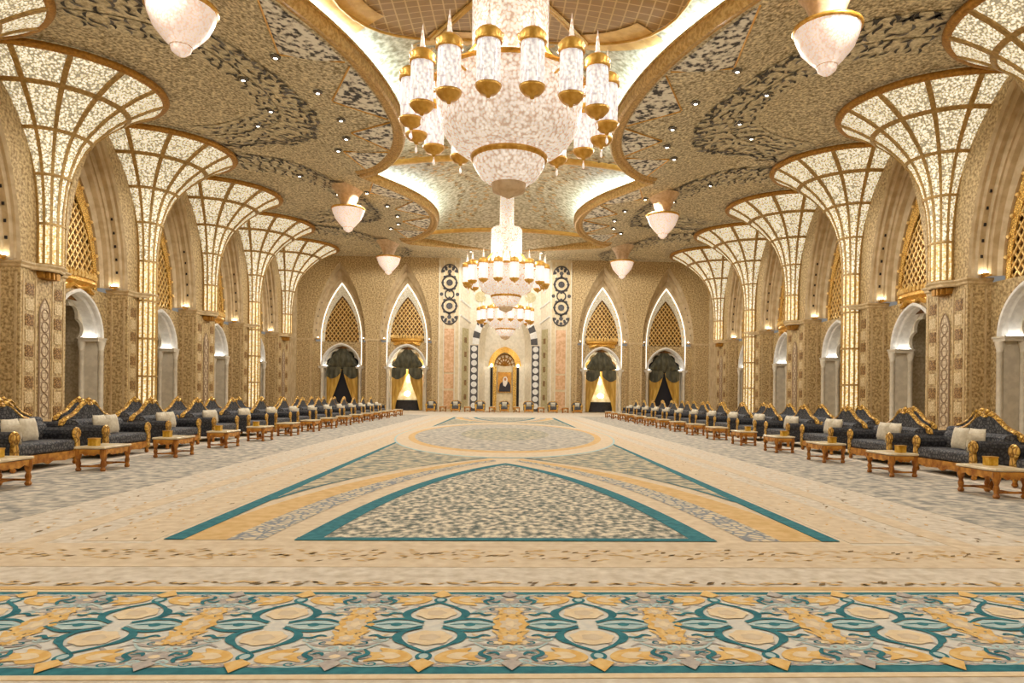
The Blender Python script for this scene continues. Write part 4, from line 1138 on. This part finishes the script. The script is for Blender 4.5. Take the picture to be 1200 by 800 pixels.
# ------------------------------------------------------------------ coffee tables
def make_table(wd, ln, h, name='coffee_table'):
    o = empty(name); a, b = wd / 2, ln / 2
    top = MB(); rows = []
    def outline(e): return [(-a - e, -b - e), (a + e, -b - e), (a + e, b + e), (-a - e, b + e)]
    for e, z in ((-.02, h - .05), (.03, h - .035), (.03, h - .01), (.015, h)): rows.append([(x, y, z) for x, y in outline(e)])
    top.grid(rows, True); top.poly(*rows[-1]); top.poly(*reversed(rows[0])); top.obj('tabletop', 'marble_top', o)
    ap = MB()
    def apron(L):
        p = [(-L, h - .05), (L, h - .05), (L, h - .2)]
        m_ = 16
        for i in range(m_ + 1):
            t = 1 - 2 * i / m_; p.append((t * (L - .02), h - .11 - .05 * abs(math.sin(t * PI * 1.5)) - (.05 if abs(t) < .1 else 0)))
        p.append((-L, h - .2)); return p
    for s_ in (-1, 1):
        ap.prism_x(apron(b), s_ * a - .015, s_ * a + .015)
        n0 = len(ap.v); ap.prism_x(apron(a), s_ * b - .015, s_ * b + .015); ap.v[n0:] = [(y, x, z) for x, y, z in ap.v[n0:]]
    ap.obj('apron', 'wood_gold', o)
    for sx in (-1, 1):
        for sy in (-1, 1):
            MB().lathe([(.035, 0), (.05, .03), (.03, .07), (.045, .13), (.03, .19), (.055, h - .16), (.05, h - .05)], 8, (sx * (a - .02), sy * (b - .02), 0)).obj('leg', 'wood_dark', o)
    st = MB()
    for sy in (-1, 1): st.box(-a + .02, a - .02, sy * (b - .03) - .015, sy * (b - .03) + .015, .07, .10)
    st.box(-.015, .015, -b + .03, b - .03, .07, .10); st.lathe([(.02, .09), (.05, .13), (.03, .18), (.001, .22)], 8); st.obj('stretcher', 'wood_dark', o)
    return o
tb0 = make_table(.46, .80, .43); 
used = False
def tissue_box(x, y, z, label, group):
    o = empty('tissue_box', (x, y, z), 0, label, 'box', group)
    MB().box(-.07, .07, -.07, .07, 0, .13).obj('body', 'box_gold', o); mb = MB().box(-.076, .076, -.076, .076, .115, .135); mb.obj('lid', 'gold', o)
for sgn in (1, -1):
    for k in SK:
        o = tb0 if not used else copy_tree(tb0); used = True
        y = SY0 + PITCH * k - 0.07
        place(o, (sgn * 7.22, y, 0.014), 0); nth = ORD[k + 1]
        tag(o, 'carved gilt coffee table with pale marble top, %s from the floral carpet border' % nth, 'table', 'coffee tables along the sofa rows')
        if k < 4: tissue_box(sgn * 7.27, y + (-.2 if k >= 0 else .1), 0.445, 'small square gold tissue box on the %s coffee table from the floral border' % nth, 'gold tissue boxes on the coffee tables')
# ------------------------------------------------------------------ armchairs and side tables before the niche
ch0 = make_sofa(0.45, False); tag(ch0, 'dark upholstered armchair in the row before the marble niche', 'armchair', 'armchairs before the niche'); used = False
st0 = make_table(.5, .5, .5, 'side_table'); tag(st0, 'small gilt side table between dark armchairs', 'table', 'side tables between the armchairs'); us = False
for k in range(-3, 4):
    o = ch0 if not used else copy_tree(ch0); used = True
    place(o, (k * 2.11, 59.2, 0.014), PI / 2)
    pos = ('in front of the portrait', 'one place from the portrait', 'two places from the portrait', 'at the end of the row')[abs(k)]
    o['label'] = 'dark armchair before the marble niche, ' + pos
    pillow((k * 2.11, 59.12, .70), -0.25, PI / 2, 'white square pillow on the niche armchair ' + pos, 'white pillows on the armchairs')
    if k < 3:
        t = st0 if not us else copy_tree(st0); us = True
        place(t, (k * 2.11 + 1.055, 58.9, 0.014), 0); t['label'] = 'small gilt side table between dark armchairs, %s out from the portrait' % ORD[int(abs(k + .5))]
